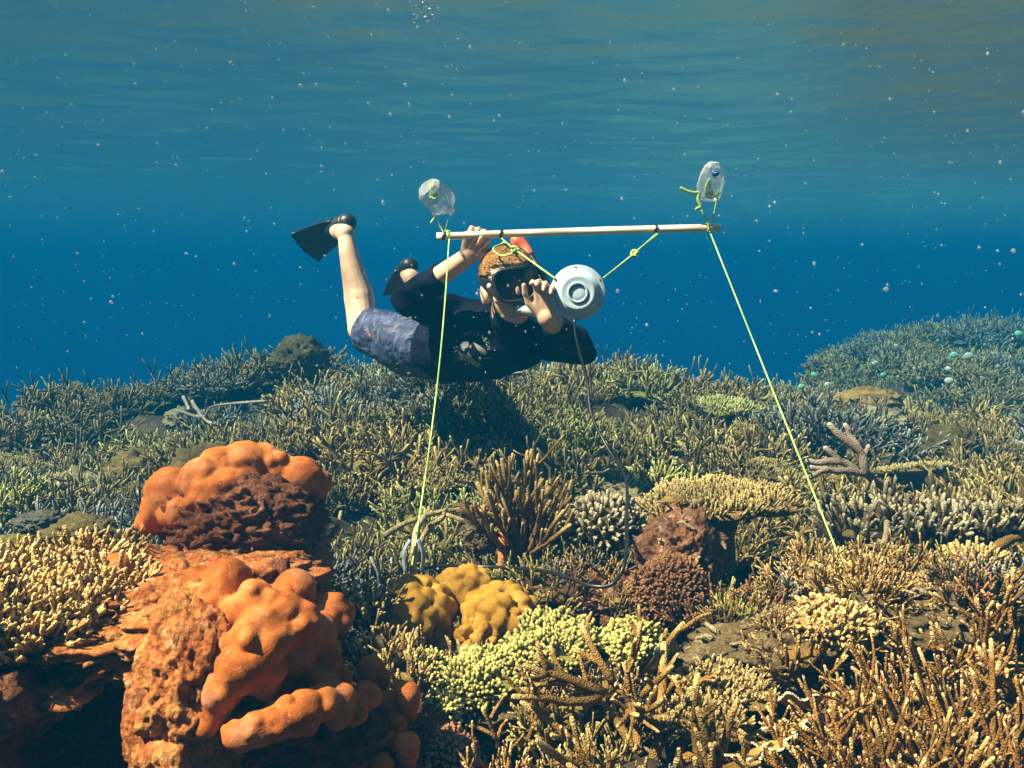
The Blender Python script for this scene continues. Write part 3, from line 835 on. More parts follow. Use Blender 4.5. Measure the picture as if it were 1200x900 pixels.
gnarl([([(950, 705, 1.88), (958, 680, 1.9), (985, 665, 1.92), (1015, 655, 1.95), (1035, 640, 1.98), (1040, 612, 2.0)], .012, .006), ([(985, 665, 1.92), (975, 690, 1.88), (962, 718, 1.85)], .010, .008),
       ([(950, 700, 1.88), (952, 670, 1.9), (948, 655, 1.9)], .009, .008), ([(1015, 655, 1.95), (1050, 645, 2.0), (1075, 648, 2.05)], .010, .007), ([(985, 645, 1.95), (1010, 640, 2.0), (1030, 642, 2.0)], .006, .005)],
      'dead_branch', 'dead', 'pale dead coral branch where the right green line is tied', cat='coral branch')
gnarl([([(450, 628, 2.15), (478, 612, 2.2), (515, 600, 2.22), (555, 596, 2.25)], .007, .006), ([(485, 655, 2.15), (500, 622, 2.2), (520, 604, 2.22)], .007, .006), ([(520, 602, 2.22), (545, 610, 2.2), (565, 606, 2.2)], .006, .006)],
      'dead_branch', 'dead', 'forked tan dead coral branch behind the left stake', cat='coral branch')
gnarl([([(388, 670, 1.9), (382, 640, 1.92), (378, 615, 1.95)], .006, .005), ([(382, 640, 1.92), (392, 622, 1.92), (400, 600, 1.95)], .005, .004)], 'dead_branch', 'dead', 'thin grey dead branch right beside the upper orange head', cat='coral branch')
gnarl([([(1160, 650, 1.9), (1185, 632, 1.95), (1215, 630, 2.0)], .012, .009)], 'coral_branch', 'honey', 'thick tan coral branch lying above the bushy finger coral', cat='coral branch')
gnarl([([(1130, 720, 1.65), (1165, 700, 1.66), (1215, 705, 1.7)], .011, .009)], 'coral_branch', 'honey', 'thick tan coral branch lying just right of the flat brush coral', cat='coral branch')
gnarl([([(1140, 745, 1.6), (1180, 735, 1.6), (1225, 740, 1.62)], .011, .009)], 'coral_branch', 'honey', 'thick tan coral branch lying below the flat brush coral', cat='coral branch')
gnarl([([(225, 470, 4.4), (238, 490, 4.3), (250, 497, 4.2)], .009, .007), ([(205, 480, 4.4), (238, 489, 4.3), (250, 476, 4.3), (310, 470, 4.2)], .007, .006), ([(215, 465, 4.5), (222, 480, 4.4)], .009, .007)], 'dead_branch', 'mauve', 'pale fallen coral branches on the far slope', cat='coral branch')

# pale tipped finger corals with pale tips
for k, (a, b, d) in enumerate([(1100, 625, 2.05), (1050, 610, 2.15), (1160, 620, 2.05), (1010, 625, 2.1)]):
    stag(a, b, d, 'white_tip', ('pale tipped finger coral between two others above the flat brush coral', 'brown finger coral with pale blunt tips under the dark hole', 'pale tipped finger coral above the bushy tan finger coral', 'pale tipped finger coral growing right behind the dead branch')[k], 120 + k, 'finger_coral', n=46, R=0.11, H=0.10, r0=0.0054, lvl=1, sub=2, sides=6, spread=1.0, taper=0.8, ang=(15, 40))
# mounds on the left slope and the crest
def mound(px, py, d, w, h, mat, label, seed):
    c = P(px, py, d)
    o = child(rough(c, (w * d / F / 2, w * d / F / 2.4, h * d / F / 2), seed, sub=5, amp=0.16, scale=2.5, fine=0.05, knob=0.18), 'mound_coral', M[mat], None)
    o.data.transform(Matrix.Translation(-Vector(c))); o.location = c
    keep(c, w * d / F / 2)
    return tag(o, label, 'coral')
mound(98, 625, 2.3, 78, 40, 'olive', 'olive brown flat coral mound behind the pale finger bed', 131)
mound(15, 645, 2.1, 70, 34, 'green', 'yellow green coral mound by the pale finger bed', 132)
mound(48, 612, 2.6, 60, 26, 'slate', 'grey low coral mound behind the yellow green one', 133)
mound(352, 420, 4.9, 60, 50, 'olive', 'round olive coral boulder on the reef crest left of the diver', 134)
mound(1020, 470, 5.0, 70, 30, 'pale', 'pale flat coral mound in the dip behind the right thickets', 135)
mound(790, 590, 2.1, 30, 16, 'cream', 'small cream coral crust on the pinkish rock', 136)

# ------------------------------------------------------------------ the field of thickets
VAR = []; ADDED = []
for s in range(5): VAR.append(thicket(200 + s, n=48, R=0.19, H=0.135, r0=0.0052, lvl=1, sub=4, sides=5, spread=1.15, wob=0.34, seg=4, sub_len=0.5))
for s in range(3): VAR.append(thicket(210 + s, n=80, R=0.17, H=0.10, r0=0.0050, lvl=1, sub=2, sides=5, spread=0.9, seg=3, sub_len=0.5, ang=(15, 45)))
for s in range(3): VAR.append(thicket(220 + s, n=30, R=0.20, H=0.18, r0=0.0068, lvl=1, sub=5, sides=5, spread=1.5, wob=0.3, seg=5, sub_len=0.42))
VMESH = [v.mesh('branching_coral', M['olive']) for v in VAR]
LOW = [thicket(230 + s, n=34, R=0.19, H=0.13, r0=0.0062, lvl=1, sub=3, sides=4, spread=1.3, wob=0.4, seg=2, sub_len=0.55) for s in range(4)]
KIND = {'moss': ('yellow green branching coral thicket on the reef', 'yellow green thickets'), 'olive': ('olive brown branching coral thicket on the reef', 'olive thickets'), 'tan': ('sunny tan branching coral thicket on the reef', 'tan thickets'),
        'slate': ('dark slate grey branching coral thicket on the reef', 'slate thickets')}
rng = np.random.default_rng(77)
spots = []
y = 2.0
while y < 14:
    stp = 0.175 if y < 4 else 0.21 if y < 6.5 else 0.28
    half = 0.62 * y + 0.5
    x = -half + rng.uniform(0, stp)
    while x < half:
        spots.append((x + rng.uniform(-.07, .07), y + rng.uniform(-.08, .08)))
        x += stp * rng.uniform(0.85, 1.2)
    y += stp * 0.85
good = []
for (x, y) in spots:
    z = float(ground_z(np.array([x]), np.array([y]))[0])
    if z < -1.45: continue
    if any((x - kx) ** 2 + (y - ky) ** 2 < (kr + 0.06) ** 2 for kx, ky, kr in KEEP): continue
    if y < 6 and float(fbm(np.array([(x, y, 3.0)]), 2, 3.0, seed=71)[0]) < -0.62: continue
    if any((x - c[0]) ** 2 + (y - c[1]) ** 2 < (pit[3] * 0.9) ** 2 for pit in PITS for c in [P(*pit[:3])]): continue
    good.append((x, y, z))
COLOUR = {'olive': 'olive brown', 'tan': 'sunny tan', 'slate': 'dark slate', 'moss': 'yellow green'}
LANDMARK = [('behind the upper orange head', P(270, 560, 2.3)), ('beneath the snorkeller', P(540, 470, 3.2)), ('behind the tall tan staghorn cluster', P(615, 540, 2.7)), ('behind the table coral', P(840, 540, 2.8)),
            ('around the mauve staghorn branch', P(1000, 530, 2.4)), ('behind the pale tipped finger corals', P(1130, 560, 2.5)), ('behind the olive coral mound', P(90, 580, 2.9)), ('by the fallen pale branches', P(240, 480, 4.2)),
            ('by the round crest boulder', P(370, 420, 4.6)), ('around the dead forked branch', P(460, 610, 2.4)), ('on the slope with the tiny fish', P(1080, 430, 5.2)), ('behind the hanging black cable', P(730, 480, 3.4)), ('below the blue marked bottle on the crest', P(840, 440, 4.4)), ('on the sunny rise under the right green line', P(980, 470, 3.6))]
rng2 = np.random.default_rng(123)
TM = [table(400 + k, 0.15, 0.13, 0.018, 420, 0.020, 0.0040, stalk=0.10).mesh('table_coral', M['cream']) for k in range(3)]
BM = []
for k in range(3):
    mbx = rough((0, 0, 0), (0.13, 0.12, 0.09), 420 + k, sub=5, amp=0.2, scale=2.4, fine=0.05, knob=0.2); BM.append(mbx.mesh('mound_coral', M['yellow']))
CM = {'olive': 'olive', 'tan': 'tan', 'cream': 'cream', 'rust_rock': 'rusty', 'yellow': 'ochre', 'moss': 'yellow green', 'dead': 'grey brown'}
nadd = 0
for k in range(400):
    if nadd >= 30: break
    y = rng2.uniform(2.6, 6.0); x = rng2.uniform(-0.58 * y, 0.6 * y); z = float(ground_z(np.array([x]), np.array([y]))[0])
    if z < -1.1 or any((x - kx) ** 2 + (y - ky) ** 2 < (kr + 0.13) ** 2 for kx, ky, kr in KEEP): continue
    nadd += 1; tb = nadd % 2
    o = obj('table_coral' if tb else 'mound_coral', (TM if tb else BM)[nadd % 3])
    s_ = rng2.uniform(0.6, 1.15); o.scale = (s_, s_, s_ * rng2.uniform(0.8, 1.2)); o.location = (x, y, z + (0.12 if tb else 0.07) * s_); o.rotation_euler = (rng2.normal(-0.12, 0.15), rng2.normal(0, 0.15), rng2.uniform(0, 6.28))
    mt_ = str(rng2.choice(['cream', 'tan', 'olive', 'moss'] if tb else ['yellow', 'moss', 'dead', 'tan', 'olive']))
    o.material_slots[0].link = 'OBJECT'; o.material_slots[0].material = M[mt_]
    KEEP.append((x, y, 0.10 * s_))
    o['xy'] = [x, y, mt_ if False else 0]; del o['xy']
    ADDED.append((o, mt_, tb, x, y))
good = [g for g in good if not any((g[0] - a_[3]) ** 2 + (g[1] - a_[4]) ** 2 < 0.15 ** 2 for a_ in ADDED)]
good.sort(key=lambda g: g[0] ** 2 + g[1] ** 2)
for (o, mt_, tb, x, y) in ADDED:
    lm = min(LANDMARK, key=lambda l_: (l_[1][0] - x) ** 2 + (l_[1][1] - y) ** 2)[0]
    nm = 'flat bristly coral table' if tb else 'low lumpy coral mound'
    tag(o, f'{CM[mt_]} {nm} {lm}', 'coral', f'{CM[mt_]} {nm}s {lm}')
stuff = {'moss': MB(), 'olive': MB(), 'tan': MB(), 'slate': MB()}
for k, (x, y, z) in enumerate(good):
    nse = float(fbm(np.array([(x, y, 0)]), 2, 1.6, seed=31)[0])
    right = min(1, max(0, (x - 0.3) / 1.2))
    kind = 'slate' if nse < -0.38 else 'tan' if nse + 0.75 * right > 0.38 else 'olive'
    if kind == 'olive' and float(fbm(np.array([(x, y, 9)]), 2, 2.4, seed=51)[0]) > 0.42: kind = 'moss'
    s = rng.uniform(0.75, 1.35)
    rz = rng.uniform(0, 2 * PI); tx, ty = rng.normal(0, 0.14, 2)
    hump = 0.085 * float(fbm(np.array([(x, y, 5)]), 2, 2.2, seed=41)[0])
    if k < 298:
        vi = rng.integers(0, 11) if y > 2.6 else rng.choice([0, 1, 2, 3, 4, 8, 9, 10])
        o = obj('branching_coral', VMESH[vi])
        o.location = (x, y, z + 0.02 + hump); o.rotation_euler = (tx, ty, rz); o.scale = (s, s, s * rng.uniform(0.85, 1.25))
        if o.material_slots: 
            o.material_slots[0].link = 'OBJECT'; o.material_slots[0].material = M[kind]
        form = 'bushy' if vi < 5 else 'low dense' if vi < 8 else 'open armed'
        lm = min(LANDMARK, key=lambda l_: (l_[1][0] - x) ** 2 + (l_[1][1] - y) ** 2)[0]
        tag(o, f'{form} {COLOUR[kind]} coral thicket {lm}', 'coral', f'{form} {kind} thickets {lm}')
    else:
        v, q, t, a = LOW[k % 4].arrays()
        c_, s_ = math.cos(rz), math.sin(rz)
        w = v * s * 1.15
        w = np.stack([w[:, 0] * c_ - w[:, 1] * s_, w[:, 0] * s_ + w[:, 1] * c_, w[:, 2]], -1)
        stuff[kind].add(w + np.array((x, y, z + 0.03 + hump * 1.5)), q, t, a)
print('field', len(good))
for kind, mb in stuff.items():
    if mb.n: tag(mb.build('coral_thicket', M[kind]), f'far {kind} coloured coral growth covering the distant reef', 'coral growth', kind='stuff')
# small colonies on the foreground rocks and floor
bmr = bmesh.new()
bpy.context.view_layer.update()
for o in list(COL.objects):
    if o.type == 'MESH' and (o.name.startswith(('ground', 'reef_rock', 'reef_ledge')) or o.name.startswith(('base_rock', 'dark_boulder'))):
        tmp = o.data.copy(); tmp.transform(o.matrix_world); bmr.from_mesh(tmp); bpy.data.meshes.remove(tmp)
TREE = BVHTree.FromBMesh(bmr); bmr.free()
def drop(x, y, top=0.2):
    h = TREE.ray_cast(Vector((x, y, top)), Vector((0, 0, -1)), 5)
    return (np.array(h[0]), np.array(h[1])) if h[0] is not None else (np.array((x, y, -0.8)), np.array((0, 0, 1.0)))
# pale finger corals on the left ledge
rng = np.random.default_rng(61)
PALE = [thicket(100 + k, n=40, R=0.065, H=0.058, r0=0.0040, lvl=1, sub=2, spread=1.3, taper=0.75, ang=(20, 50), base=False).mesh('finger_coral', M['pale']) for k in range(4)]
for k in range(64):
    px, py = rng.uniform(-40, 165), rng.uniform(655, 745)
    if px > 60 and py > 790 - px * 0.72: continue
    h = TREE.ray_cast(Vector((0, 0, 0)), Vector(P(px, py, 1.0)).normalized(), 3)
    if h[0] is None or h[0].y > 1.9: continue
    o = obj('finger_coral', PALE[k % 4]); o.location = h[0]; s = rng.uniform(0.8, 1.2); o.scale = (s, s, s)
    o.rotation_euler = (rng.normal(-0.1, 0.15), rng.normal(0, 0.15), rng.uniform(0, 6.28))
    tag(o, 'pale yellow finger coral in the bed on the rusty rock ledge', 'coral', 'pale finger corals on the rock ledge')
SMALL = [thicket(300 + s, n=30, R=0.075, H=0.065, r0=0.0032, lvl=1, sub=3, sides=5, spread=1.1, wob=0.25, seg=3, ang=(15, 45)) for s in range(4)]
SMALL += [dome(310 + s, 120, (0.028, 0.028, 0.018), 0.012, 0.0022, 5, 0.4, lower=-0.1, lump=0.3) for s in range(2)]
SMESH = [v_.mesh('small_coral', M['tan']) for v_ in SMALL]
rng = np.random.default_rng(91); nsm = 0
SK = {'tan': 'tan', 'honey': 'honey brown', 'green': 'yellow green', 'slate': 'grey', 'russet': 'russet'}
NEAR = [('by the yellow lobed coral', P(540, 700, 1.93)), ('by the wide green knobbly coral', P(655, 757, 1.76)), ('beside the russet brush coral', P(785, 700, 1.88)), ('under the table coral', P(838, 600, 2.2)), ('around the round tufted coral', P(916, 752, 1.66)),
        ('around the flat tan brush coral', P(1092, 695, 1.76)), ('between the open honey staghorn arms', P(760, 850, 1.45)), ('under the amber staghorn thickets', P(1060, 860, 1.4)), ('by the leafy coral plates', P(895, 850, 1.38)), ('in the shaded gully', P(600, 870, 1.55)),
        ('by the pale tipped finger corals', P(1100, 615, 2.1)), ('around the rusty stake', P(589, 670, 2.15)), ('by the pale cluster coral', P(710, 618, 2.2)), ('by the pale dead branch', P(985, 665, 1.92))]
for k in range(900):
    y = rng.uniform(1.15, 2.35); x = rng.uniform(-0.30 * y, 0.62 * y + 0.05)
    p, nn = drop(x, y)
    if nsm >= 240: break
    if nn[2] < 0.25 or p[2] < -0.98 or (x < -0.2 and y < 2.2): continue
    if any((x - kx) ** 2 + (y - ky) ** 2 < (kr * 0.75) ** 2 for kx, ky, kr in KEEP): continue
    o = obj('small_coral', SMESH[rng.choice(6, p=[.2, .2, .2, .2, .1, .1])]); nsm += 1
    kind = rng.choice(['tan', 'honey', 'green', 'slate', 'russet'], p=[.3, .3, .12, .14, .14])
    o.location = p; s = rng.uniform(0.7, 1.4); o.scale = (s, s, s)
    o.rotation_euler = Vector((nn[0] * 0.6, nn[1] * 0.6, 1)).to_track_quat('Z', 'Y').to_euler()
    o.material_slots[0].link = 'OBJECT'; o.material_slots[0].material = M[kind]
    lm = min(NEAR, key=lambda l_: (l_[1][0] - x) ** 2 + (l_[1][1] - y) ** 2)[0]
    fm = 'sprig' if o.data in SMESH[:4] else 'studded button'
    tag(o, f'little {SK[kind]} coral {fm} {lm}', 'coral', f'{SK[kind]} coral {fm}s {lm}')
# rubble and stubs between the colonies
rub = MB(); rng = np.random.default_rng(15)
for k in range(1700):
    y = rng.uniform(1.15, 3.6); x = rng.uniform(-0.6 * y - 0.2, 0.6 * y + 0.2)
    if x < -0.18 and y < 2.1: continue
    z = drop(x, y)[0][2] + 0.004
    d = nrm(rng.normal(0, 1, 3) * np.array((1, 1, 0.5))); l = rng.uniform(0.012, 0.045)
    p = np.array((x, y, z)); r = rng.uniform(0.003, 0.006)
    tube(rub, [p, p + d * l * 0.5 + rng.normal(0, 0.004, 3), p + d * l], [r, r * 0.9, r * 0.7], 5, [0, 0.1, 0.3])
tag(rub.build('coral_rubble', M['dead']), 'broken bits of dead coral lying between the colonies', 'rubble', kind='stuff')

# ------------------------------------------------------------------ the diver
M['skin'] = plain('skin', (0.72, 0.44, 0.31), rough=0.5, var=0.16, scale=22, bump=0.12)
M['skin'].node_tree.nodes['Principled BSDF'].inputs['Subsurface Weight'].default_value = 0.0
M['hair'] = plain('hair', (0.55, 0.27, 0.09), rough=0.45, var=0.45, scale=120, bump=0.3)
M['black'] = plain('black_rubber', (0.012, 0.013, 0.016), rough=0.45, var=0.3)
M['fin'] = plain('fin_blade', (0.006, 0.016, 0.040), rough=0.35, var=0.4, scale=25)
M['orange_plastic'] = plain('orange_plastic', (0.75, 0.13, 0.05), rough=0.4, var=0.08)
M['clear_grey'] = plain('snorkel_silicone', (0.55, 0.58, 0.60), rough=0.25, var=0.15)
M['glass'] = plain('mask_lens', (0.008, 0.008, 0.012), rough=0.16, var=0.1, spec=0.25)
M['pvc'] = plain('white_pvc', (0.78, 0.70, 0.58), rough=0.4, var=0.10, scale=14, bump=0.05)
M['cord'] = plain('green_cord', (0.40, 0.60, 0.15), rough=0.6, var=0.2, scale=200)
M['speaker'] = plain('speaker_shell', (0.44, 0.56, 0.68), rough=0.35, var=0.06, scale=30)
M['speaker_dark'] = plain('speaker_groove', (0.30, 0.37, 0.45), rough=0.4, var=0.08, scale=30)
M['cable'] = plain('black_cable', (0.012, 0.012, 0.014), rough=0.35, var=0.2)
M['rust'] = plain('rusty_stake', (0.42, 0.12, 0.04), rough=0.85, var=0.4, scale=60, bump=0.4)
M['stick'] = plain('weathered_stick', (0.30, 0.25, 0.15), rough=0.85, var=0.4, scale=60, bump=0.4)
M['tape'] = plain('blue_grey_tape', (0.16, 0.22, 0.30), rough=0.4, var=0.3)
M['print'] = plain('grey_print', (0.24, 0.24, 0.24), rough=0.7, var=0.15)
M['blue'] = plain('blue_cap', (0.02, 0.08, 0.42), rough=0.35, var=0.1)
M['snow'] = plain('pale_fleck', (0.42, 0.46, 0.50), rough=0.8, var=0.2)
M['snow'].node_tree.nodes['Principled BSDF'].inputs['Alpha'].default_value = 0.38
M['fish_teal'] = plain('teal_fish', (0.16, 0.42, 0.36), rough=0.3, var=0.25)
M['fish_pale'] = plain('pale_fish', (0.46, 0.52, 0.50), rough=0.3, var=0.15)

# fabrics
m, nt, b = new_mat('navy_fabric'); M['shirt'] = m; L = nt.links.new
tc = N(nt, 'ShaderNodeTexCoord')
no = N(nt, 'ShaderNodeTexNoise', i_Scale=9.0, i_Detail=3.0, i_Distortion=0.8)
L(tc.outputs['Object'], no.inputs['Vector'])
b.inputs['Base Color'].default_value = (0.0035, 0.004, 0.015, 1)
b.inputs['Roughness'].default_value = 0.8; b.inputs['Specular IOR Level'].default_value = 0.08
bp = N(nt, 'ShaderNodeBump', i_Strength=0.7, i_Distance=0.03)
L(no.outputs['Fac'], bp.inputs['Height']); L(bp.outputs[0], b.inputs['Normal'])
m, nt, b = new_mat('patterned_fabric'); M['shorts'] = m; L = nt.links.new
tc = N(nt, 'ShaderNodeTexCoord')
no = N(nt, 'ShaderNodeTexNoise', i_Scale=20.0, i_Detail=3.0, i_Distortion=1.6)
n2 = N(nt, 'ShaderNodeTexNoise', i_Scale=14.0, i_Detail=3.0, i_Distortion=1.2)
for n in (no, n2): L(tc.outputs['Object'], n.inputs['Vector'])
r = ramp(nt, [(0.0, (0.010, 0.014, 0.050)), (0.46, (0.018, 0.026, 0.085)), (0.52, (0.025, 0.036, 0.12)), (0.58, (0.09, 0.105, 0.22)), (0.62, (0.02, 0.03, 0.09)), (0.68, (0.22, 0.09, 0.08))])
L(no.outputs['Fac'], r.inputs[0]); L(r.outputs[0], b.inputs['Base Color'])
b.inputs['Roughness'].default_value = 0.7
bp = N(nt, 'ShaderNodeBump', i_Strength=0.8, i_Distance=0.03)
L(n2.outputs['Fac'], bp.inputs['Height']); L(bp.outputs[0], b.inputs['Normal'])

def limb(mb, pts, rad, sides=18, n=None, ends=True):
    pts = [np.asarray(p, float) for p in pts]
    n = n or len(pts) * 4
    pa = smooth_path(pts, n)
    rr = np.interp(np.linspace(0, len(pts) - 1, n), range(len(pts)), rad)
    tube(mb, pa, rr, sides, rounded=ends)
    if ends:
        ellipsoid(mb, pa[0], (rr[0],) * 3, sub=3); ellipsoid(mb, pa[-1], (rr[-1],) * 3, sub=3)

diver = root('person', P(500, 440, 3.2), 'snorkeller in navy shirt and patterned shorts gripping the white pole', 'person')
# joints
NECK = P(594, 376, 2.94)
RS, RE, RW = P(535, 372, 3.08), P(476, 352, 2.95), P(549, 300, 2.808)
LS, LE, LW = P(628, 396, 2.98), P(683, 412, 2.80), P(641, 373, 2.585)
PEL = P(490, 404, 3.32)
RH, RK, RA = P(478, 404, 3.36), P(424, 385, 3.55), P(405, 274, 3.62)
LH, LK, LA = P(500, 398, 3.42), P(512, 384, 3.72), P(482, 326, 3.80)
Hc = P(597, 334, 2.77)
hf = nrm((0.20, -0.97, -0.02)); hu = nrm(np.array((-0.17, 0, 1.0)) - hf * np.dot((-0.17, 0, 1.0), hf)); hs = np.cross(hu, hf)
HM = np.stack([hs, hf, hu], 1)
def hp(a, b_, c_): return Hc + a * hs + b_ * hf + c_ * hu

def hand(mb, wrist, d, nrml, thumb_side, curls, thumb, scale=1.0, spread=0.10):
    """palm, four unequal bent fingers and a thumb from the side of the palm; d = towards the fingers, nrml = out of the palm"""
    d = nrm(d); n_ = nrm(np.asarray(nrml) - d * np.dot(nrml, d)); s = np.cross(d, n_) * thumb_side
    pl, pw = 0.088 * scale, 0.076 * scale
    for k in range(4):
        o = (1.5 - k) / 3 * (pw - 0.018)
        kn = wrist + d * pl * (0.98, 1.03, 1.0, 0.92)[k] + s * o
        limb(mb, [wrist + s * o * 0.55 + d * 0.008, (wrist + s * o * 0.8 + kn) / 2, kn], [0.0145 * scale, 0.0135 * scale, 0.0105 * scale], 10, 6)
        ln = (0.070, 0.078, 0.073, 0.058)[k] * scale
        p = kn; dd = rot_about(d, n_, -(1.5 - k) * spread * thumb_side * 0.5); ax = np.cross(dd, n_)
        pts = [kn]
        for j, f in enumerate((0.46, 0.30, 0.24)):
            dd = rot_about(dd, ax, math.radians(curls[k][j]))
            p = p + dd * ln * f; pts.append(p)
        for j in range(3):
            limb(mb, [pts[j], pts[j + 1]], [(0.0092, 0.0085, 0.0078)[j] * scale, (0.0085, 0.0078, 0.0070)[j] * scale], 10, 3)
    b0 = wrist + d * 0.022 * scale + s * 0.028 * scale
    t = [b0]
    for (a, bb, cc, l) in thumb:
        t.append(t[-1] + nrm(d * a + s * bb + n_ * cc) * l * scale)
    limb(mb, [wrist + s * 0.008, t[0], t[1]], [0.016 * scale, 0.0155 * scale, 0.0115 * scale], 10, 8)
    for j in range(1, len(t) - 1): limb(mb, [t[j], t[j + 1]], [0.0105 * scale, 0.0085 * scale], 10, 3)

bd = MB()
# head
ellipsoid(bd, hp(0, -0.012, 0.030), (0.077, 0.096, 0.082), HM)
ellipsoid(bd, hp(0, 0.028, -0.035), (0.060, 0.062, 0.075), HM)
ellipsoid(bd, hp(0, 0.058, -0.093), (0.030, 0.028, 0.022), HM)
ellipsoid(bd, hp(0, 0.030, -0.080), (0.048, 0.048, 0.030), HM)
ellipsoid(bd, hp(0, 0.094, -0.014), (0.013, 0.020, 0.026), HM)
ellipsoid(bd, hp(0, 0.086, -0.060), (0.025, 0.012, 0.007), HM)
ellipsoid(bd, hp(0, 0.084, -0.072), (0.022, 0.013, 0.008), HM)
ellipsoid(bd, hp(0, 0.078, 0.028), (0.052, 0.014, 0.012), HM)
for s_ in (-1, 1):
    ellipsoid(bd, hp(s_ * 0.045, 0.062, -0.030), (0.022, 0.020, 0.022), HM)
    ellipsoid(bd, hp(s_ * 0.083, -0.008, -0.018), (0.008, 0.018, 0.031), HM); ellipsoid(bd, hp(s_ * 0.074, 0.002, -0.022), (0.012, 0.014, 0.024), HM)
    ellipsoid(bd, hp(s_ * 0.030, 0.080, 0.008), (0.013, 0.010, 0.009), HM)
limb(bd, [hp(0, -0.025, -0.05), NECK, P(575, 392, 3.02)], [0.056, 0.060, 0.075])
# trunk under the shirt
ellipsoid(bd, P(574, 397, 3.03), (0.145, 0.10, 0.108)); ellipsoid(bd, P(534, 406, 3.16), (0.12, 0.10, 0.10)); ellipsoid(bd, PEL, (0.09, 0.10, 0.085))
limb(bd, [RS, (RS + RE) / 2, RE], [0.045, 0.036, 0.026]); limb(bd, [LS, (LS + LE) / 2, LE], [0.045, 0.036, 0.024])
limb(bd, [RE, RE * 0.62 + RW * 0.38, RW], [0.026, 0.036, 0.027], n=14)
limb(bd, [LE, LE * 0.62 + LW * 0.38, LW], [0.024, 0.030, 0.027], n=14)
limb(bd, [RH, (RH + RK) / 2, RK], [0.075, 0.068, 0.055]); limb(bd, [LH, (LH + LK) / 2, LK], [0.075, 0.068, 0.055])
limb(bd, [RK, RK * 0.68 + RA * 0.32 + np.array((0.006, 0.02, 0)), RK * 0.3 + RA * 0.7, RA], [0.054, 0.059, 0.040, 0.031], n=16)
limb(bd, [LK, LK * 0.68 + LA * 0.32, LA], [0.054, 0.056, 0.031], n=16)
RFT, LFT = P(392, 268, 3.72), P(474, 316, 3.92)
limb(bd, [RA, RA * 0.4 + RFT * 0.6, RFT], [0.036, 0.036, 0.028]); limb(bd, [LA, LFT], [0.036, 0.028])
# hands
hand(bd, RW, P(566, 267, 2.762) - RW, (0.05, -1, 0.0), 1, [(68, 70, 45), (66, 70, 45), (66, 70, 45), (64, 68, 45)], [(0.55, 0.75, -0.1, 0.035), (0.7, 0.2, -0.75, 0.025), (0.6, 0.0, -0.8, 0.022)][:0] + [(0.6, 0.75, -0.05, 0.038), (0.75, 0.55, -0.45, 0.030), (0.6, 0.35, -0.75, 0.022)], 1.0, 0.05)
hand(bd, LW, P(639, 342, 2.57) - LW, (-0.30, -1, 0.1), -1, [(30, 45, 30), (38, 50, 30), (45, 55, 35), (50, 55, 35)], [(0.75, 0.7, 0.2, 0.040), (0.95, 0.22, 0.15, 0.032), (1.0, 0.05, 0.1, 0.026)], 0.90, 0.06)
body = fuse(bd, 'body', M['skin'], diver, 0.0036, 5)

# shirt
sh = MB()
ellipsoid(sh, P(574, 397, 3.02), (0.158, 0.115, 0.128)); ellipsoid(sh, P(550, 404, 3.08), (0.150, 0.115, 0.125)); ellipsoid(sh, P(526, 408, 3.17), (0.138, 0.115, 0.118))
ellipsoid(sh, P(600, 398, 3.0), (0.12, 0.11, 0.10))
limb(sh, [hp(0, -0.045, -0.105), NECK + np.array((0, 0.02, -0.02)), P(575, 392, 3.02)], [0.055, 0.070, 0.09])
limb(sh, [P(572, 388, 3.04), RS, (RS + RE) / 2, RE], [0.095, 0.070, 0.058, 0.046])
limb(sh, [P(600, 395, 3.02), LS, (LS + LE) / 2, LE], [0.085, 0.066, 0.054, 0.043])
q = RE * 0.42 + RW * 0.58
limb(sh, [RE, RE * 0.70 + RW * 0.30, q], [0.046, 0.050, 0.042], n=10, ends=False); 
q = LE * 0.20 + LW * 0.80
limb(sh, [LE, LE * 0.62 + LW * 0.38, q], [0.043, 0.047, 0.036], n=10, ends=False)
shirt = fuse(sh, 'rash_shirt', M['shirt'], diver, 0.006, 5, 0.009)

# shorts
st = MB()
ellipsoid(st, P(500, 406, 3.30), (0.130, 0.135, 0.115)); ellipsoid(st, P(480, 405, 3.36), (0.12, 0.13, 0.112))
q = RH * 0.16 + RK * 0.84
limb(st, [PEL, RH, (RH + q) / 2, q], [0.11, 0.108, 0.096, 0.088], n=14, ends=False)
q = LH * 0.3 + LK * 0.7
limb(st, [PEL, LH, (LH + q) / 2, q], [0.11, 0.105, 0.092, 0.085], n=14, ends=False)
fuse(st, 'shorts', M['shorts'], diver, 0.006, 4, 0.007)

# hair: a cap of short strands on the skull
hb = MB()
v, t = ico(5)
keepv = (v[:, 2] > -0.15) & ~((v[:, 1] > 0.45) & (v[:, 2] < 0.42)) & ~((np.abs(v[:, 0]) > 0.75) & (v[:, 1] > -0.1) & (v[:, 2] < 0.12))
w = v * np.array((0.083, 0.102, 0.089)) * (1 + 0.02 * fbm(v, 3, 5))[:, None]
w = w @ HM.T + hp(0, -0.012, 0.031)
tt = t[keepv[t].all(1)]
hb.add(w, t=tt)
rng = np.random.default_rng(2)
vi = np.where(keepv)[0]
for k in rng.choice(vi, 5200):
    d = nrm(HM @ (v[k] * 0.5 + np.array((0.2, 0.75, 0.05))) + rng.normal(0, 0.10, 3)); d = nrm(d - 0.85 * np.dot(d, nrm(HM @ v[k])) * nrm(HM @ v[k]))
    l = rng.uniform(0.010, 0.024)
    nn = nrm(HM @ v[k])
    p = w[k]
    tube(hb, [p - nn * 0.002, p + nn * 0.0018 + d * l * 0.5, p - nn * 0.0012 + d * l], [0.0008, 0.0008, 0.0004], 3)
child(hb, 'hair', M['hair'], diver)

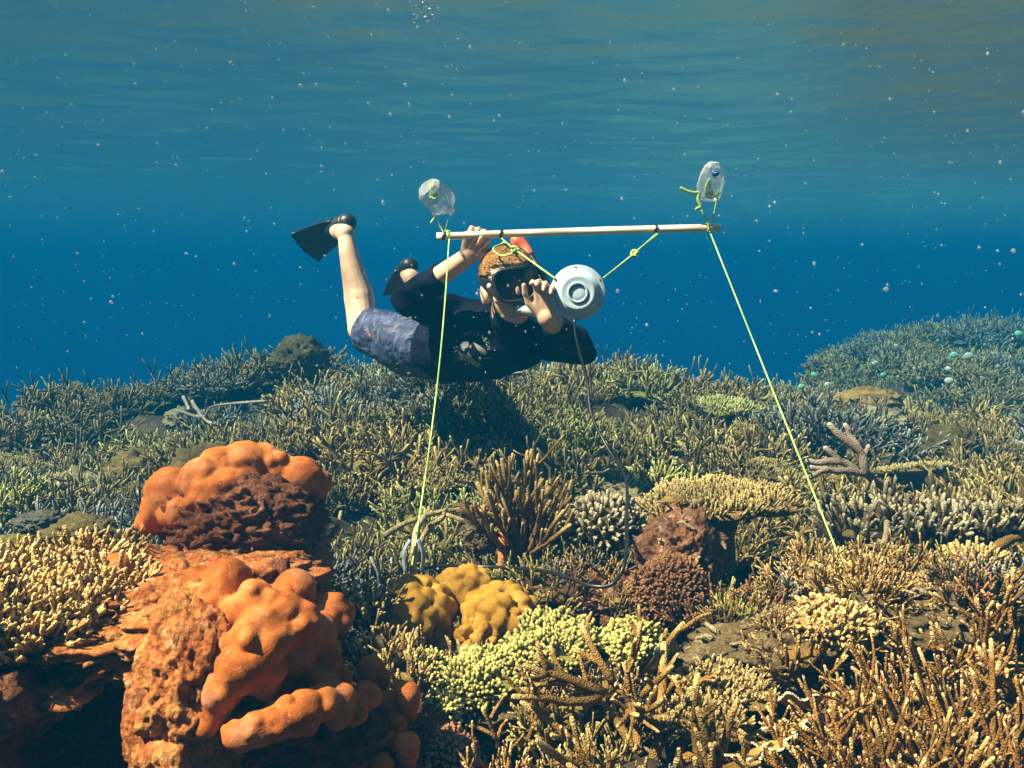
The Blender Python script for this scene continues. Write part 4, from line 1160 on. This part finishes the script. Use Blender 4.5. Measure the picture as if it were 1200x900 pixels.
# mask
mk = MB()
na = 40
def rrect(w_, h_, an, e=0.45): 
    c_, s_ = math.cos(an), math.sin(an)
    return w_ * math.copysign(abs(c_) ** e, c_), h_ * math.copysign(abs(s_) ** e, s_)
rings = [(0.060, 0.046, 0.052, 0.0), (0.066, 0.050, 0.085, 0), (0.069, 0.052, 0.104, 0), (0.069, 0.052, 0.113, 0), (0.060, 0.044, 0.115, 0), (0.058, 0.042, 0.109, 0)]
V = []
for (a, b_, f_, _) in rings:
    for k in range(na):
        x_, z_ = rrect(a, b_, 2 * PI * k / na)
        if z_ < 0: x_ *= 1 - 0.22 * (-z_ / b_)
        V.append(hp(x_, f_ - 0.35 * abs(x_) ** 1.5, 0.004 + z_))
Q = [(i * na + k, i * na + (k + 1) % na, (i + 1) * na + (k + 1) % na, (i + 1) * na + k) for i in range(len(rings) - 1) for k in range(na)]
mk.add(V, Q)
mask = child(mk, 'diving_mask', M['black'], diver)
ln = MB(); V = []
for f2 in (0.0, 0.5, 1.0):
    for k in range(na):
        x_, z_ = rrect(0.0585 * f2, 0.0425 * f2, 2 * PI * k / na)
        if z_ < 0: x_ *= 1 - 0.22 * (-z_ / 0.0425)
        V.append(hp(x_, 0.1105 - 0.35 * abs(x_) ** 1.5, 0.004 + z_))
ln.add(V, [(i * na + k, i * na + (k + 1) % na, (i + 1) * na + (k + 1) % na, (i + 1) * na + k) for i in range(2) for k in range(na)])
child(ln, 'lens', M['glass'], mask)
sb = MB(); V = []
for k in range(48):
    an = 2 * PI * k / 48
    for (dz, rr) in ((-0.012, 0.002), (0.012, 0.002), (0.012, 0.005), (-0.012, 0.005)):
        V.append(hp((0.083 + rr) * math.cos(an), -0.012 + (0.104 + rr) * math.sin(an), 0.030 + dz - 0.10 * max(0, math.sin(an)) * 0.25))
sb.add(V, [(4 * k + j, 4 * k + (j + 1) % 4, 4 * ((k + 1) % 48) + (j + 1) % 4, 4 * ((k + 1) % 48) + j) for k in range(48) for j in range(4)])
child(sb, 'strap', M['black'], mask, smooth=False)
for s_ in (-1, 1):
    kb = MB(); ellipsoid(kb, hp(s_ * 0.074, 0.075, 0.010), (0.007, 0.016, 0.010), HM, 2); child(kb, 'buckle', M['clear_grey'], mask)

# snorkel
sn = MB()
tube(sn, smooth_path([hp(0.012, 0.100, -0.068), hp(0.045, 0.115, -0.075), hp(0.085, 0.085, -0.060), hp(0.105, 0.02, 0.0), hp(0.085, -0.06, 0.085)], 24), 0.0115, 12)
snork = child(sn, 'snorkel', M['black'], diver)
mp = MB(); ellipsoid(mp, hp(0.006, 0.098, -0.070), (0.026, 0.016, 0.014), HM); tube(mp, smooth_path([hp(0.008, 0.1, -0.070), hp(0.035, 0.118, -0.079), hp(0.060, 0.112, -0.076)], 10), 0.0155, 12)
child(mp, 'mouthpiece', M['clear_grey'], snork)
og = MB(); tube(og, smooth_path([hp(0.086, -0.05, 0.07), hp(0.078, -0.075, 0.100), hp(0.060, -0.085, 0.128)], 10), np.linspace(0.017, 0.022, 10), 14)
child(og, 'snorkel_top', M['orange_plastic'], snork)

# fins
def fin(heel, toe, tip, wide, parent):
    f_ = MB()
    heel, toe, tip = map(np.asarray, (heel, toe, tip))
    limb(f_, [heel, (heel + toe) / 2, toe], [0.037, 0.043, 0.036], n=8)
    fo = child(f_, 'fin', M['black'], parent)
    bl = MB()
    d = nrm(tip - toe); s_ = nrm(wide - d * np.dot(wide, d)); n_ = np.cross(d, s_)
    ln_ = np.linalg.norm(tip - toe); V = []; nr, nc = 10, 13
    for side in (1, -1):
        for i in range(nr):
            for j in range(nc):
                u = i / (nr - 1); w_ = j / (nc - 1) * 2 - 1
                half = 0.042 + 0.040 * u ** 0.8
                e = ln_ * u * (1 - 0.10 * (u > 0.95) * abs(w_) ** 2) - 0.04
                V.append(toe + d * e + s_ * half * w_ + n_ * (side * (0.003 + 0.008 * (abs(w_) > 0.9) * (1 - 0.6 * u) + 0.003 * (abs((j % 3) - 1) < 0.5)) + 0.03 * u * u))
    g = [(i * nc + j, i * nc + j + 1, (i + 1) * nc + j + 1, (i + 1) * nc + j) for i in range(nr - 1) for j in range(nc - 1)]
    o_ = nr * nc
    g += [(o_ + a_, o_ + d_, o_ + c_, o_ + b_) for (a_, b_, c_, d_) in g]
    rim = [i * nc for i in range(nr)] + [(nr - 1) * nc + j for j in range(1, nc)] + [i * nc + nc - 1 for i in range(nr - 2, -1, -1)] + [j for j in range(nc - 2, 0, -1)]
    g += [(rim[k], rim[(k + 1) % len(rim)], o_ + rim[(k + 1) % len(rim)], o_ + rim[k]) for k in range(len(rim))]
    bl.add(V, g)
    child(bl, 'blade', M['fin'], fo)
    return fo
fin(P(407, 261, 3.66), P(391, 270, 3.72), P(353, 289, 3.90), np.array((0.75, 0.25, -0.65)), diver)
fin(P(480, 312, 3.84), P(474, 320, 3.93), P(468, 340, 4.18), np.array((0.30, 0.9, -0.2)), diver)

# print on the chest
dep = bpy.context.evaluated_depsgraph_get()
bm = bmesh.new(); bm.from_mesh(shirt.data)
bm.transform(Matrix.Translation(diver.location)); tree = BVHTree.FromBMesh(bm)
LC = P(553, 409, 2.9); LN = nrm(-LC)
LX = nrm(np.cross(np.array((0, 0, 1.0)), -LN)) * -1; LX = np.array((1.0, 0, 0)); LX = nrm(LX - LN * np.dot(LX, LN)); LY = np.cross(LN, LX)
ra = math.radians(-14); LX, LY = LX * math.cos(ra) + LY * math.sin(ra), LY * math.cos(ra) - LX * math.sin(ra)
def on_shirt(x_, y_, lift=0.002):
    p = LC + LX * x_ + LY * y_
    hit = tree.ray_cast(Vector(p + LN * 0.4), Vector(-LN), 1.5)
    if hit[0] is None: return p
    return np.array(hit[0]) + LN * lift
pr = MB()
def poly(pts, step=0.004):
    pts = [Vector((a, b_, 0)) for a, b_ in pts]
    bm2 = bmesh.new(); f2 = bm2.faces.new([bm2.verts.new(p) for p in pts])
    bmesh.ops.triangulate(bm2, faces=[f2])
    bmesh.ops.subdivide_edges(bm2, edges=[e for e in bm2.edges if e.calc_length() > step], cuts=2, use_grid_fill=True)
    bmesh.ops.triangulate(bm2, faces=bm2.faces[:])
    bm2.verts.ensure_lookup_table()
    pr.add([on_shirt(v_.co.x, v_.co.y) for v_ in bm2.verts], t=[[v_.index for v_ in f.verts] for f in bm2.faces])
    bm2.free()
def lz(pts):   # outline read off an enlargement of the chest print, 11.25 px to one
    return [((a - 490) / 11.25 * 2.9 / F, -(b_ - 440) / 11.25 * 2.9 / F) for a, b_ in pts]
cs, sn_ = math.cos(-ra), math.sin(-ra)
def unrot(pts): return [(x_ * cs - y_ * sn_, x_ * sn_ + y_ * cs) for x_, y_ in pts]
for shp in ([(300, 555), (340, 560), (320, 520), (310, 470), (350, 500), (420, 520), (440, 475), (480, 530), (510, 575), (560, 610), (610, 640), (605, 670), (580, 690), (520, 670), (480, 640), (400, 600), (330, 580)],
            [(500, 345), (550, 370), (610, 410), (660, 450), (685, 490), (670, 520), (620, 520), (580, 470), (545, 420)],
            [(330, 370), (360, 345), (400, 330), (440, 340), (450, 380), (430, 420), (400, 430), (385, 470), (360, 450), (345, 410)],
            [(560, 560), (590, 530), (615, 545), (615, 590), (580, 605)], [(640, 560), (735, 545), (735, 560), (650, 580)], [(455, 400), (485, 385), (480, 415), (465, 430)]):
    poly(unrot(lz(shp)))
fc = bpy.data.curves.new('lettering', 'FONT')
def letter(ch, ang, rad_, size):
    fc.body = ch; fc.size = size; fc.align_x = 'CENTER'; fc.resolution_u = 2
    to = bpy.data.objects.new('lettering', fc); COL.objects.link(to)
    me = bpy.data.meshes.new_from_object(to.evaluated_get(bpy.context.evaluated_depsgraph_get()))
    bpy.data.objects.remove(to)
    vs = np.array([v_.co[:] for v_ in me.vertices]); 
    me.calc_loop_triangles()
    ts = [list(l_.vertices) for l_ in me.loop_triangles]
    a_ = ang - PI / 2
    x_ = vs[:, 0] * math.cos(a_) - (vs[:, 1] + rad_) * math.sin(a_); y_ = vs[:, 0] * math.sin(a_) + (vs[:, 1] + rad_) * math.cos(a_)
    pr.add([on_shirt(a2, b2) for a2, b2 in zip(x_, y_)], t=ts)
    bpy.data.meshes.remove(me)
for ch, deg in zip('SEA RESEARCH', (188, 170, 153, 0, 112, 96, 81, 66, 51, 36, 20, 4)):
    if ch != ' ': letter(ch, math.radians(deg + 14), 0.047, 0.017)
child(pr, 'chest_print', M['print'], shirt, smooth=False)

# ------------------------------------------------------------------ pole, speaker, floats, cords
PL, PR_ = P(512, 277, 2.74), P(844, 267, 2.68)
pole = root('pole', (PL + PR_) / 2, 'long white plastic pole held level by the snorkeller', 'pole')
mb = MB()
pa = np.linspace(PL, PR_, 20); pa = pa + np.array((0, 0, 1)) * (0.002 * np.sin(np.linspace(0, 2.8, 20)))[:, None]
tube(mb, pa, 0.0112, 16, rounded=False); child(mb, 'pipe', M['pvc'], pole)
def ring(mb, c_, axis_, r_, th, sides=6, turns=1):
    axis_ = nrm(axis_); u = nrm(np.cross(axis_, (0.1, 0.2, 1.0))); w_ = np.cross(axis_, u)
    n = 22 * turns
    tube(mb, [c_ + (u * math.cos(2 * PI * k / 22) + w_ * math.sin(2 * PI * k / 22)) * r_ + axis_ * (k / n - 0.5) * 2.0 * th * turns for k in range(n + 1)], th, sides)
def onpole(px): 
    return PL + (PR_ - PL) * ((px - 512) / 332.0)
for px in (521, 589, 770):
    r_ = MB(); ring(r_, onpole(px), PR_ - PL, 0.0128, 0.0022, 6, 2); child(r_, 'cable_tie', M['cable'], pole)

def cordthing(name, paths, label, mat='cord', r=0.0022, knots=(), cat='cord'):
    mb = MB()
    c = Vector(paths[0][0])
    for pts in paths: tube(mb, smooth_path(pts, max(14, len(pts) * 6)), r, 6)
    for kc, kr in knots:
        rg = np.random.default_rng(int(abs(kc[0]) * 1e4))
        for _ in range(4): ring(mb, np.asarray(kc) + rg.normal(0, kr * 0.25, 3), rg.normal(0, 1, 3), kr * 0.7, r * 1.1)
    o = child(mb, name, M[mat], None)
    o.data.transform(Matrix.Translation(-c)); o.location = c
    return tag(o, label, cat)

def lerp(a, b_, n): return [a + (b_ - a) * k / (n - 1) for k in range(n)]
k1 = onpole(527); e1 = P(483, 662, 2.06)
pts = lerp(k1 + np.array((0, -0.012, -0.01)), e1, 8); pts = [p + np.array((0.012 * math.sin(PI * i / 7), 0, 0)) for i, p in enumerate(pts)]
cordthing('anchor_line', [pts], 'taut green line from the pole down to the short stick', knots=[(k1, 0.016)])
k2 = onpole(831); e2 = P(983, 652, 1.93)
pts = lerp(k2 + np.array((0, -0.012, -0.01)), e2, 8)
cordthing('anchor_line', [pts, [e2, e2 + np.array((-0.018, 0, -0.006)), e2 + np.array((-0.035, 0, -0.004))], [e2, e2 + np.array((0.006, 0.01, -0.03))]], 'taut green line from the pole to the pale dead branch', knots=[(k2, 0.015), (e2, 0.014)])
BC = P(677, 343, 2.55)
ka, kb_ = P(650, 326, 2.545), onpole(589) + np.array((0, -0.012, -0.012))
cordthing('sling_cord', [[kb_, P(603, 292, 2.655), ka], [P(603, 292, 2.655), P(598, 298, 2.65), P(585, 299, 2.66), P(578, 291, 2.68), P(590, 285, 2.70)]], 'knotted green cord looping from the gripping hand to the speaker', r=0.0028, knots=[(P(604, 293, 2.655), 0.014)])
kc, kd = P(707, 326, 2.545), onpole(770) + np.array((0, -0.012, -0.012))
cordthing('sling_cord', [[kc, P(742, 298, 2.61), kd], [P(742, 298, 2.605), P(756, 286, 2.64), kd + np.array((0.003, -.004, -.002))]], 'knotted green cord between the speaker and the free pole end', r=0.0026, knots=[(P(745, 296, 2.612), 0.014)])

spk = root('underwater_speaker', BC, 'round blue grey bowl shaped speaker slung beneath the pole', 'speaker')
sd = nrm(-BC + np.array((0.0, 0, 0.06))); su = nrm(np.array((0, 0, 1)) - sd * sd[2]); ss = np.cross(su, sd)
def lathe(mb, prof, n=48, base=BC, ax=(ss, su, sd)):
    V = [base + ax[0] * r_ * math.cos(2 * PI * k / n) + ax[1] * r_ * math.sin(2 * PI * k / n) + ax[2] * h_ for (r_, h_) in prof for k in range(n)]
    Q = [(i * n + k, i * n + (k + 1) % n, (i + 1) * n + (k + 1) % n, (i + 1) * n + k) for i in range(len(prof) - 1) for k in range(n)]
    mb.add(V, Q)
mb = MB(); lathe(mb, [(0.0, -0.03), (0.05, -0.03), (0.068, -0.018), (0.0745, -0.006), (0.0768, 0.0), (0.0765, 0.002), (0.0745, 0.0035), (0.065, 0.0045), (0.0625, 0.006), (0.060, 0.010), (0.052, 0.0145), (0.0475, 0.020), (0.0445, 0.0215), (0.040, 0.0205), (0.031, 0.0195), (0.0285, 0.0195)])
child(mb, 'shell', M['speaker'], spk)
mb = MB(); lathe(mb, [(0.0285, 0.0195), (0.0283, 0.0225), (0.0268, 0.0240), (0.0250, 0.0240), (0.0236, 0.0225), (0.0232, 0.0185)])
child(mb, 'raised_ring', M['speaker'], spk)
mb = MB(); lathe(mb, [(0.0232, 0.0185), (0.0222, 0.0165), (0.0205, 0.0180), (0.012, 0.0190), (0.0, 0.0190)])
child(mb, 'centre_disc', M['speaker'], spk)
for an in (150, 30, 270, 95, 215, 330):
    a_ = math.radians(an); mb = MB()
    ellipsoid(mb, BC + ss * 0.0705 * math.cos(a_) + su * 0.0705 * math.sin(a_) + sd * 0.0040, (0.0024,) * 3, sub=2); child(mb, 'screw', M['cable'], spk)
cb = P(673, 374, 2.55)
cordthing('cable', [[cb, P(676, 400, 2.54), P(688, 445, 2.52), P(693, 485, 2.48), P(712, 525, 2.42), P(733, 560, 2.30), P(734, 610, 2.05), P(733, 655, 1.86), P(718, 684, 1.84), P(690, 686, 1.86), P(655, 673, 1.95), P(610, 666, 2.06), P(560, 664, 2.14), P(510, 664, 2.12), P(480, 672, 2.1)]],
          'black cable hanging from the speaker and looping along the reef', 'cable', 0.0042, cat='cable')

# floats
m = bpy.data.materials.new('clear_plastic'); m.use_nodes = True; M['clear'] = m
nt = m.node_tree; nt.nodes.clear(); L = nt.links.new
tr = N(nt, 'ShaderNodeBsdfTransparent'); tr.inputs[0].default_value = (0.93, 0.96, 0.97, 1)
gl = N(nt, 'ShaderNodeBsdfGlossy', i_Roughness=0.12)
df = N(nt, 'ShaderNodeBsdfDiffuse'); df.inputs[0].default_value = (0.85, 0.88, 0.92, 1)
lw = N(nt, 'ShaderNodeLayerWeight', i_Blend=0.45)
tc = N(nt, 'ShaderNodeTexCoord'); no = N(nt, 'ShaderNodeTexNoise', i_Scale=35.0, i_Detail=3.0)
L(tc.outputs['Object'], no.inputs['Vector'])
bp = N(nt, 'ShaderNodeBump', i_Strength=0.6, i_Distance=0.01); L(no.outputs['Fac'], bp.inputs['Height'])
for n in (gl, df, lw): L(bp.outputs[0], n.inputs['Normal'])
ms1 = N(nt, 'ShaderNodeMixShader', i_0=0.5); L(gl.outputs[0], ms1.inputs[1]); L(df.outputs[0], ms1.inputs[2])
mm = N(nt, 'ShaderNodeMapRange', i_3=0.16, i_4=0.75); L(lw.outputs['Facing'], mm.inputs[0])
ms2 = N(nt, 'ShaderNodeMixShader'); L(mm.outputs[0], ms2.inputs[0]); L(tr.outputs[0], ms2.inputs[1]); L(ms1.outputs[0], ms2.inputs[2])
ou = N(nt, 'ShaderNodeOutputMaterial'); L(ms2.outputs[0], ou.inputs['Surface'])

def bottle(c, axis_, label, prof, capmat=None, n=10, seed=0, coil=True, tied=None):
    axis_ = nrm(axis_); u = nrm(np.cross(axis_, (0.2, 0.9, 0.1))); w_ = np.cross(axis_, u)
    o = root('plastic_bottle', c, label, 'bottle', 'floats')
    mb = MB(); rg = np.random.default_rng(seed)
    dent = rg.uniform(0.90, 1.06, (len(prof), n))
    V = [c + (u * math.cos(2 * PI * k / n) + w_ * math.sin(2 * PI * k / n)) * r_ * dent[i, k] + axis_ * h_ for i, (r_, h_) in enumerate(prof) for k in range(n)]
    Q = [(i * n + k, i * n + (k + 1) % n, (i + 1) * n + (k + 1) % n, (i + 1) * n + k) for i in range(len(prof) - 1) for k in range(n)]
    mb.add(V, Q); child(mb, 'shell', M['clear'], o, smooth=False)
    return o
prof = [(0.0, -0.050), (0.030, -0.052), (0.041, -0.040), (0.044, -0.015), (0.042, 0.0), (0.045, 0.016), (0.043, 0.030), (0.030, 0.043), (0.014, 0.056), (0.012, 0.068), (0.0, 0.068)]
c1 = P(513, 232, 2.740)
b1 = bottle(c1, nrm(P(500, 218, 2.710) - P(528, 245, 2.780)) * -1, 'clear dented bottle float tied at the gripped pole end', prof, seed=4)
del b1['group']
rg = np.random.default_rng(9)
cl = MB()
pts = [P(509, 224, 2.740) + rg.normal(0, 1, 3) * np.array((0.016, 0.014, 0.012)) for _ in range(14)]
tube(cl, smooth_path(pts, 70), 0.0032, 6)
child(cl, 'cord_coil', M['cord'], b1)
cordthing('float_cord', [[P(507, 250, 2.740), P(513, 260, 2.740), P(521, 274, 2.740)], [P(525, 258, 2.740), P(523, 266, 2.740), P(521, 274, 2.740)], [P(510, 254, 2.740), P(507, 258, 2.730), P(505, 261, 2.730)]], 'short green tether holding the dented bottle to the gripped pole end', r=0.0026)
c2 = P(833, 214, 2.670)
prof2 = [(0.0, -0.050), (0.028, -0.051), (0.036, -0.040), (0.040, -0.012), (0.038, 0.006), (0.036, 0.022), (0.026, 0.045), (0.014, 0.058), (0.0, 0.060)]
b2 = bottle(c2, (0.10, -0.25, 1.0), 'clear bottle float with a round blue mark tied at the free pole end', prof2, seed=7)
del b2['group']
bm_ = MB(); cc = P(838, 203, 2.627); ellipsoid(bm_, cc, (0.011, 0.004, 0.010), sub=3); child(bm_, 'blue_cap', M['blue'], b2)
bw = MB(); tube(bw, [cc + np.array((-0.005, -0.0045, -0.001)), cc + np.array((0.0, -0.0055, 0.0015)), cc + np.array((0.005, -0.0045, 0.001))], 0.0012, 5); child(bw, 'cap_mark', M['clear_grey'], b2)
cl = MB()
pts = [P(832, 222, 2.670) + rg.normal(0, 1, 3) * np.array((0.013, 0.012, 0.016)) for _ in range(8)]
tube(cl, smooth_path(pts, 40), 0.0030, 6); child(cl, 'cord_coil', M['cord'], b2)
cordthing('float_cord', [[P(822, 246, 2.670), P(826, 255, 2.670), P(831, 265, 2.670)], [P(842, 222, 2.650), P(838, 245, 2.660), P(833, 263, 2.670)]], 'forked green tether holding the blue marked bottle to the pole', r=0.0026)
cordthing('frayed_cord', [[P(797, 220, 2.640), P(805, 224, 2.640), P(814, 226, 2.640), P(819, 226, 2.640), P(818, 234, 2.640), P(821, 242, 2.640), P(816, 245, 2.640)]], 'thick frayed green cord end sticking out of the blue marked bottle', r=0.0052)

# ------------------------------------------------------------------ stakes
stk = root('stick', P(485, 670, 2.19), 'short weathered stick with grey tape at the taut green line', 'stake')
mb = MB(); tube(mb, smooth_path([P(484, 690, 2.08), P(485, 655, 2.09), P(488, 622, 2.12), P(497, 606, 2.19)], 14), 0.0078, 8); child(mb, 'shaft', M['stick'], stk)
for dx in (-12, 11):
    mb = MB(); tube(mb, smooth_path([P(485 + dx * 0.4, 632, 2.075), P(485 + dx, 648, 2.07), P(485 + dx * 0.9, 668, 2.07)], 10), 0.008, 6, flat=0.3); child(mb, 'tape_end', M['tape'], stk)
rst = root('stake', P(589, 690, 2.16), 'rusty orange metal stake below the tall tan staghorn cluster', 'stake')
mb = MB(); tube(mb, [P(588, 700, 2.15), P(588, 660, 2.155), P(589, 618, 2.16)], [0.0095, 0.0095, 0.0095], 8, rounded=False); child(mb, 'shaft', M['rust'], rst)
mb = MB(); ring(mb, P(589, 672, 2.153), (0, 0, 1), 0.0115, 0.003, 6, 2); child(mb, 'cable_wrap', M['cable'], rst)

# ------------------------------------------------------------------ fish
def fish_mesh(mat, deep=0.30):
    mb = MB(); n, na = 12, 12; V = []
    for i in range(n):
        u = i / (n - 1); x_ = -0.5 + u * 0.82
        hgt = deep * math.sin(PI * min(1, u * 0.92 + 0.03)) ** 0.75 + 0.03
        for k in range(na):
            a_ = 2 * PI * k / na
            V.append((x_, 0.32 * hgt * math.cos(a_), hgt * math.sin(a_)))
    mb.add(V, [(i * na + k, i * na + (k + 1) % na, (i + 1) * na + (k + 1) % na, (i + 1) * na + k) for i in range(n - 1) for k in range(na)], [(0, k, k + 1) for k in range(1, na - 1)])
    for tri in ([(0.30, 0, 0.02), (0.55, 0, 0.2), (0.45, 0, 0.0), (0.55, 0, -0.2), (0.30, 0, -0.02)], [(-0.2, 0, deep * 0.85), (0.0, 0, deep * 1.35), (0.2, 0, deep * 0.9), (0.18, 0, deep * 0.5)], [(-0.05, 0, -deep * 0.85), (0.1, 0, -deep * 1.3), (0.2, 0, -deep * 0.6)]):
        m_ = len(tri)
        v2 = [(a_, 0.012, c_) for a_, _, c_ in tri] + [(a_, -0.012, c_) for a_, _, c_ in tri]
        mb.add(v2, [(k, (k + 1) % m_, m_ + (k + 1) % m_, m_ + k) for k in range(m_)], [(0, k, k + 1) for k in range(1, m_ - 1)] + [(m_, m_ + k + 1, m_ + k) for k in range(1, m_ - 1)])
    return mb.mesh('reef_fish', mat)
fm_t, fm_p = fish_mesh(M['fish_teal']), fish_mesh(M['fish_pale'])
rg = np.random.default_rng(40)
for k, (a, b_, d, l, w_) in enumerate([(1136, 417, 5.4, 17, 1), (1117, 416, 5.6, 14, 0), (1078, 445, 4.9, 13, 0), (1113, 446, 4.8, 15, 1), (1036, 440, 4.8, 13, 0), (953, 439, 5.0, 11, 0), (940, 453, 4.6, 13, 0), (1025, 426, 5.4, 13, 1), (1170, 430, 5.2, 11, 1), (1193, 391, 6.2, 14, 0),
                                    (891, 445, 5.0, 9, 0), (746, 445, 4.9, 9, 0), (1110, 432, 5.5, 10, 1), (970, 450, 5.0, 10, 1), (1155, 405, 6.2, 10, 0), (1100, 400, 6.6, 9, 0), (800, 430, 5.4, 7, 0), (1050, 405, 6.6, 8, 1)]):
    o = obj('reef_fish', fm_p if w_ else fm_t)
    s = 0.8 * l * d / F; o.location = P(a, b_, d); o.scale = (s, s, s); o.rotation_euler = (0, rg.normal(0, 0.2), rg.choice([0, PI]) + rg.normal(0, 0.4))
    if w_: tag(o, 'tiny pale silvery fish over the far reef slope', 'fish', 'pale fish over the reef')
    else: tag(o, 'tiny teal fish over the far reef slope', 'fish', 'teal fish over the reef')
m, nt, b = new_mat('striped_fish'); L = nt.links.new
tc = N(nt, 'ShaderNodeTexCoord'); wv = N(nt, 'ShaderNodeTexWave', i_Scale=2.2, i_Distortion=0.6); L(tc.outputs['Object'], wv.inputs['Vector'])
r = ramp(nt, [(0.35, (0.03, 0.05, 0.03)), (0.6, (0.16, 0.17, 0.07))]); L(wv.outputs['Fac'], r.inputs[0]); L(r.outputs[0], b.inputs['Base Color']); b.inputs['Roughness'].default_value = 0.4
o = obj('reef_fish', fish_mesh(m, 0.34)); o.location = P(784, 762, 1.62); s = 0.060; o.scale = (s, s, s); o.rotation_euler = (0, 0, 0.35)
tag(o, 'dark green striped fish hovering by the upright green coral', 'fish')

# ------------------------------------------------------------------ bubbles and drifting flecks
m = bpy.data.materials.new('air_bubble'); m.use_nodes = True
nt = m.node_tree; nt.nodes.clear(); L = nt.links.new
tr = N(nt, 'ShaderNodeBsdfTransparent'); gl = N(nt, 'ShaderNodeBsdfGlossy', i_Roughness=0.05)
lw = N(nt, 'ShaderNodeLayerWeight', i_Blend=0.6); ms = N(nt, 'ShaderNodeMixShader')
L(lw.outputs['Facing'], ms.inputs[0]); L(tr.outputs[0], ms.inputs[1]); L(gl.outputs[0], ms.inputs[2])
ou = N(nt, 'ShaderNodeOutputMaterial'); L(ms.outputs[0], ou.inputs['Surface'])
bb = MB(); v, t = ico(3); bb.add(v * np.array((1, 1, 0.8)), t=t); bme = bb.mesh('air_bubble', m)
rg = np.random.default_rng(50)
for k, (a, b_, r_) in enumerate([(481, 4, 4), (489, 8, 5), (497, 5, 6), (504, 12, 5), (486, 19, 5), (500, 22, 6), (508, 19, 4), (493, 14, 3), (512, 8, 3), (484, 25, 3), (521, 52, 3), (530, 78, 4), (536, 82, 3), (542, 77, 3), (519, 100, 3), (510, 34, 3)]):
    o = obj('air_bubble', bme); d = 2.25; s = r_ * d / F * 0.8; o.location = P(a, b_, d + rg.uniform(-.1, .1)); o.scale = (s, s, s)
    tag(o, 'small air bubble rising above the dented bottle', 'bubble', 'rising air bubbles')
fl = MB(); v, t = ico(1)
for k in range(2100):
    d = rg.uniform(0.7, 1) * rg.choice([1.0, 1.8, 3.0, 4.0], p=[.12, .26, .34, .28]) + 0.25
    p = P(rg.uniform(-60, 1260), rg.uniform(-20, 460) if rg.random() < 0.85 else rg.uniform(300, 760), d)
    if p[2] > SURF - 0.08: continue
    s = abs(rg.normal(0.0004, 0.0009)) + 0.00025 + (0.0022 if rg.random() < 0.05 else 0)
    s = s * (0.55 + 0.45 * d / 2)
    fl.add(v * s * rg.uniform(0.5, 1.5, 3) + p, t=t)
tag(fl.build('drifting_flecks', M['snow']), 'pale specks of plankton drifting through the water', 'plankton', kind='stuff')
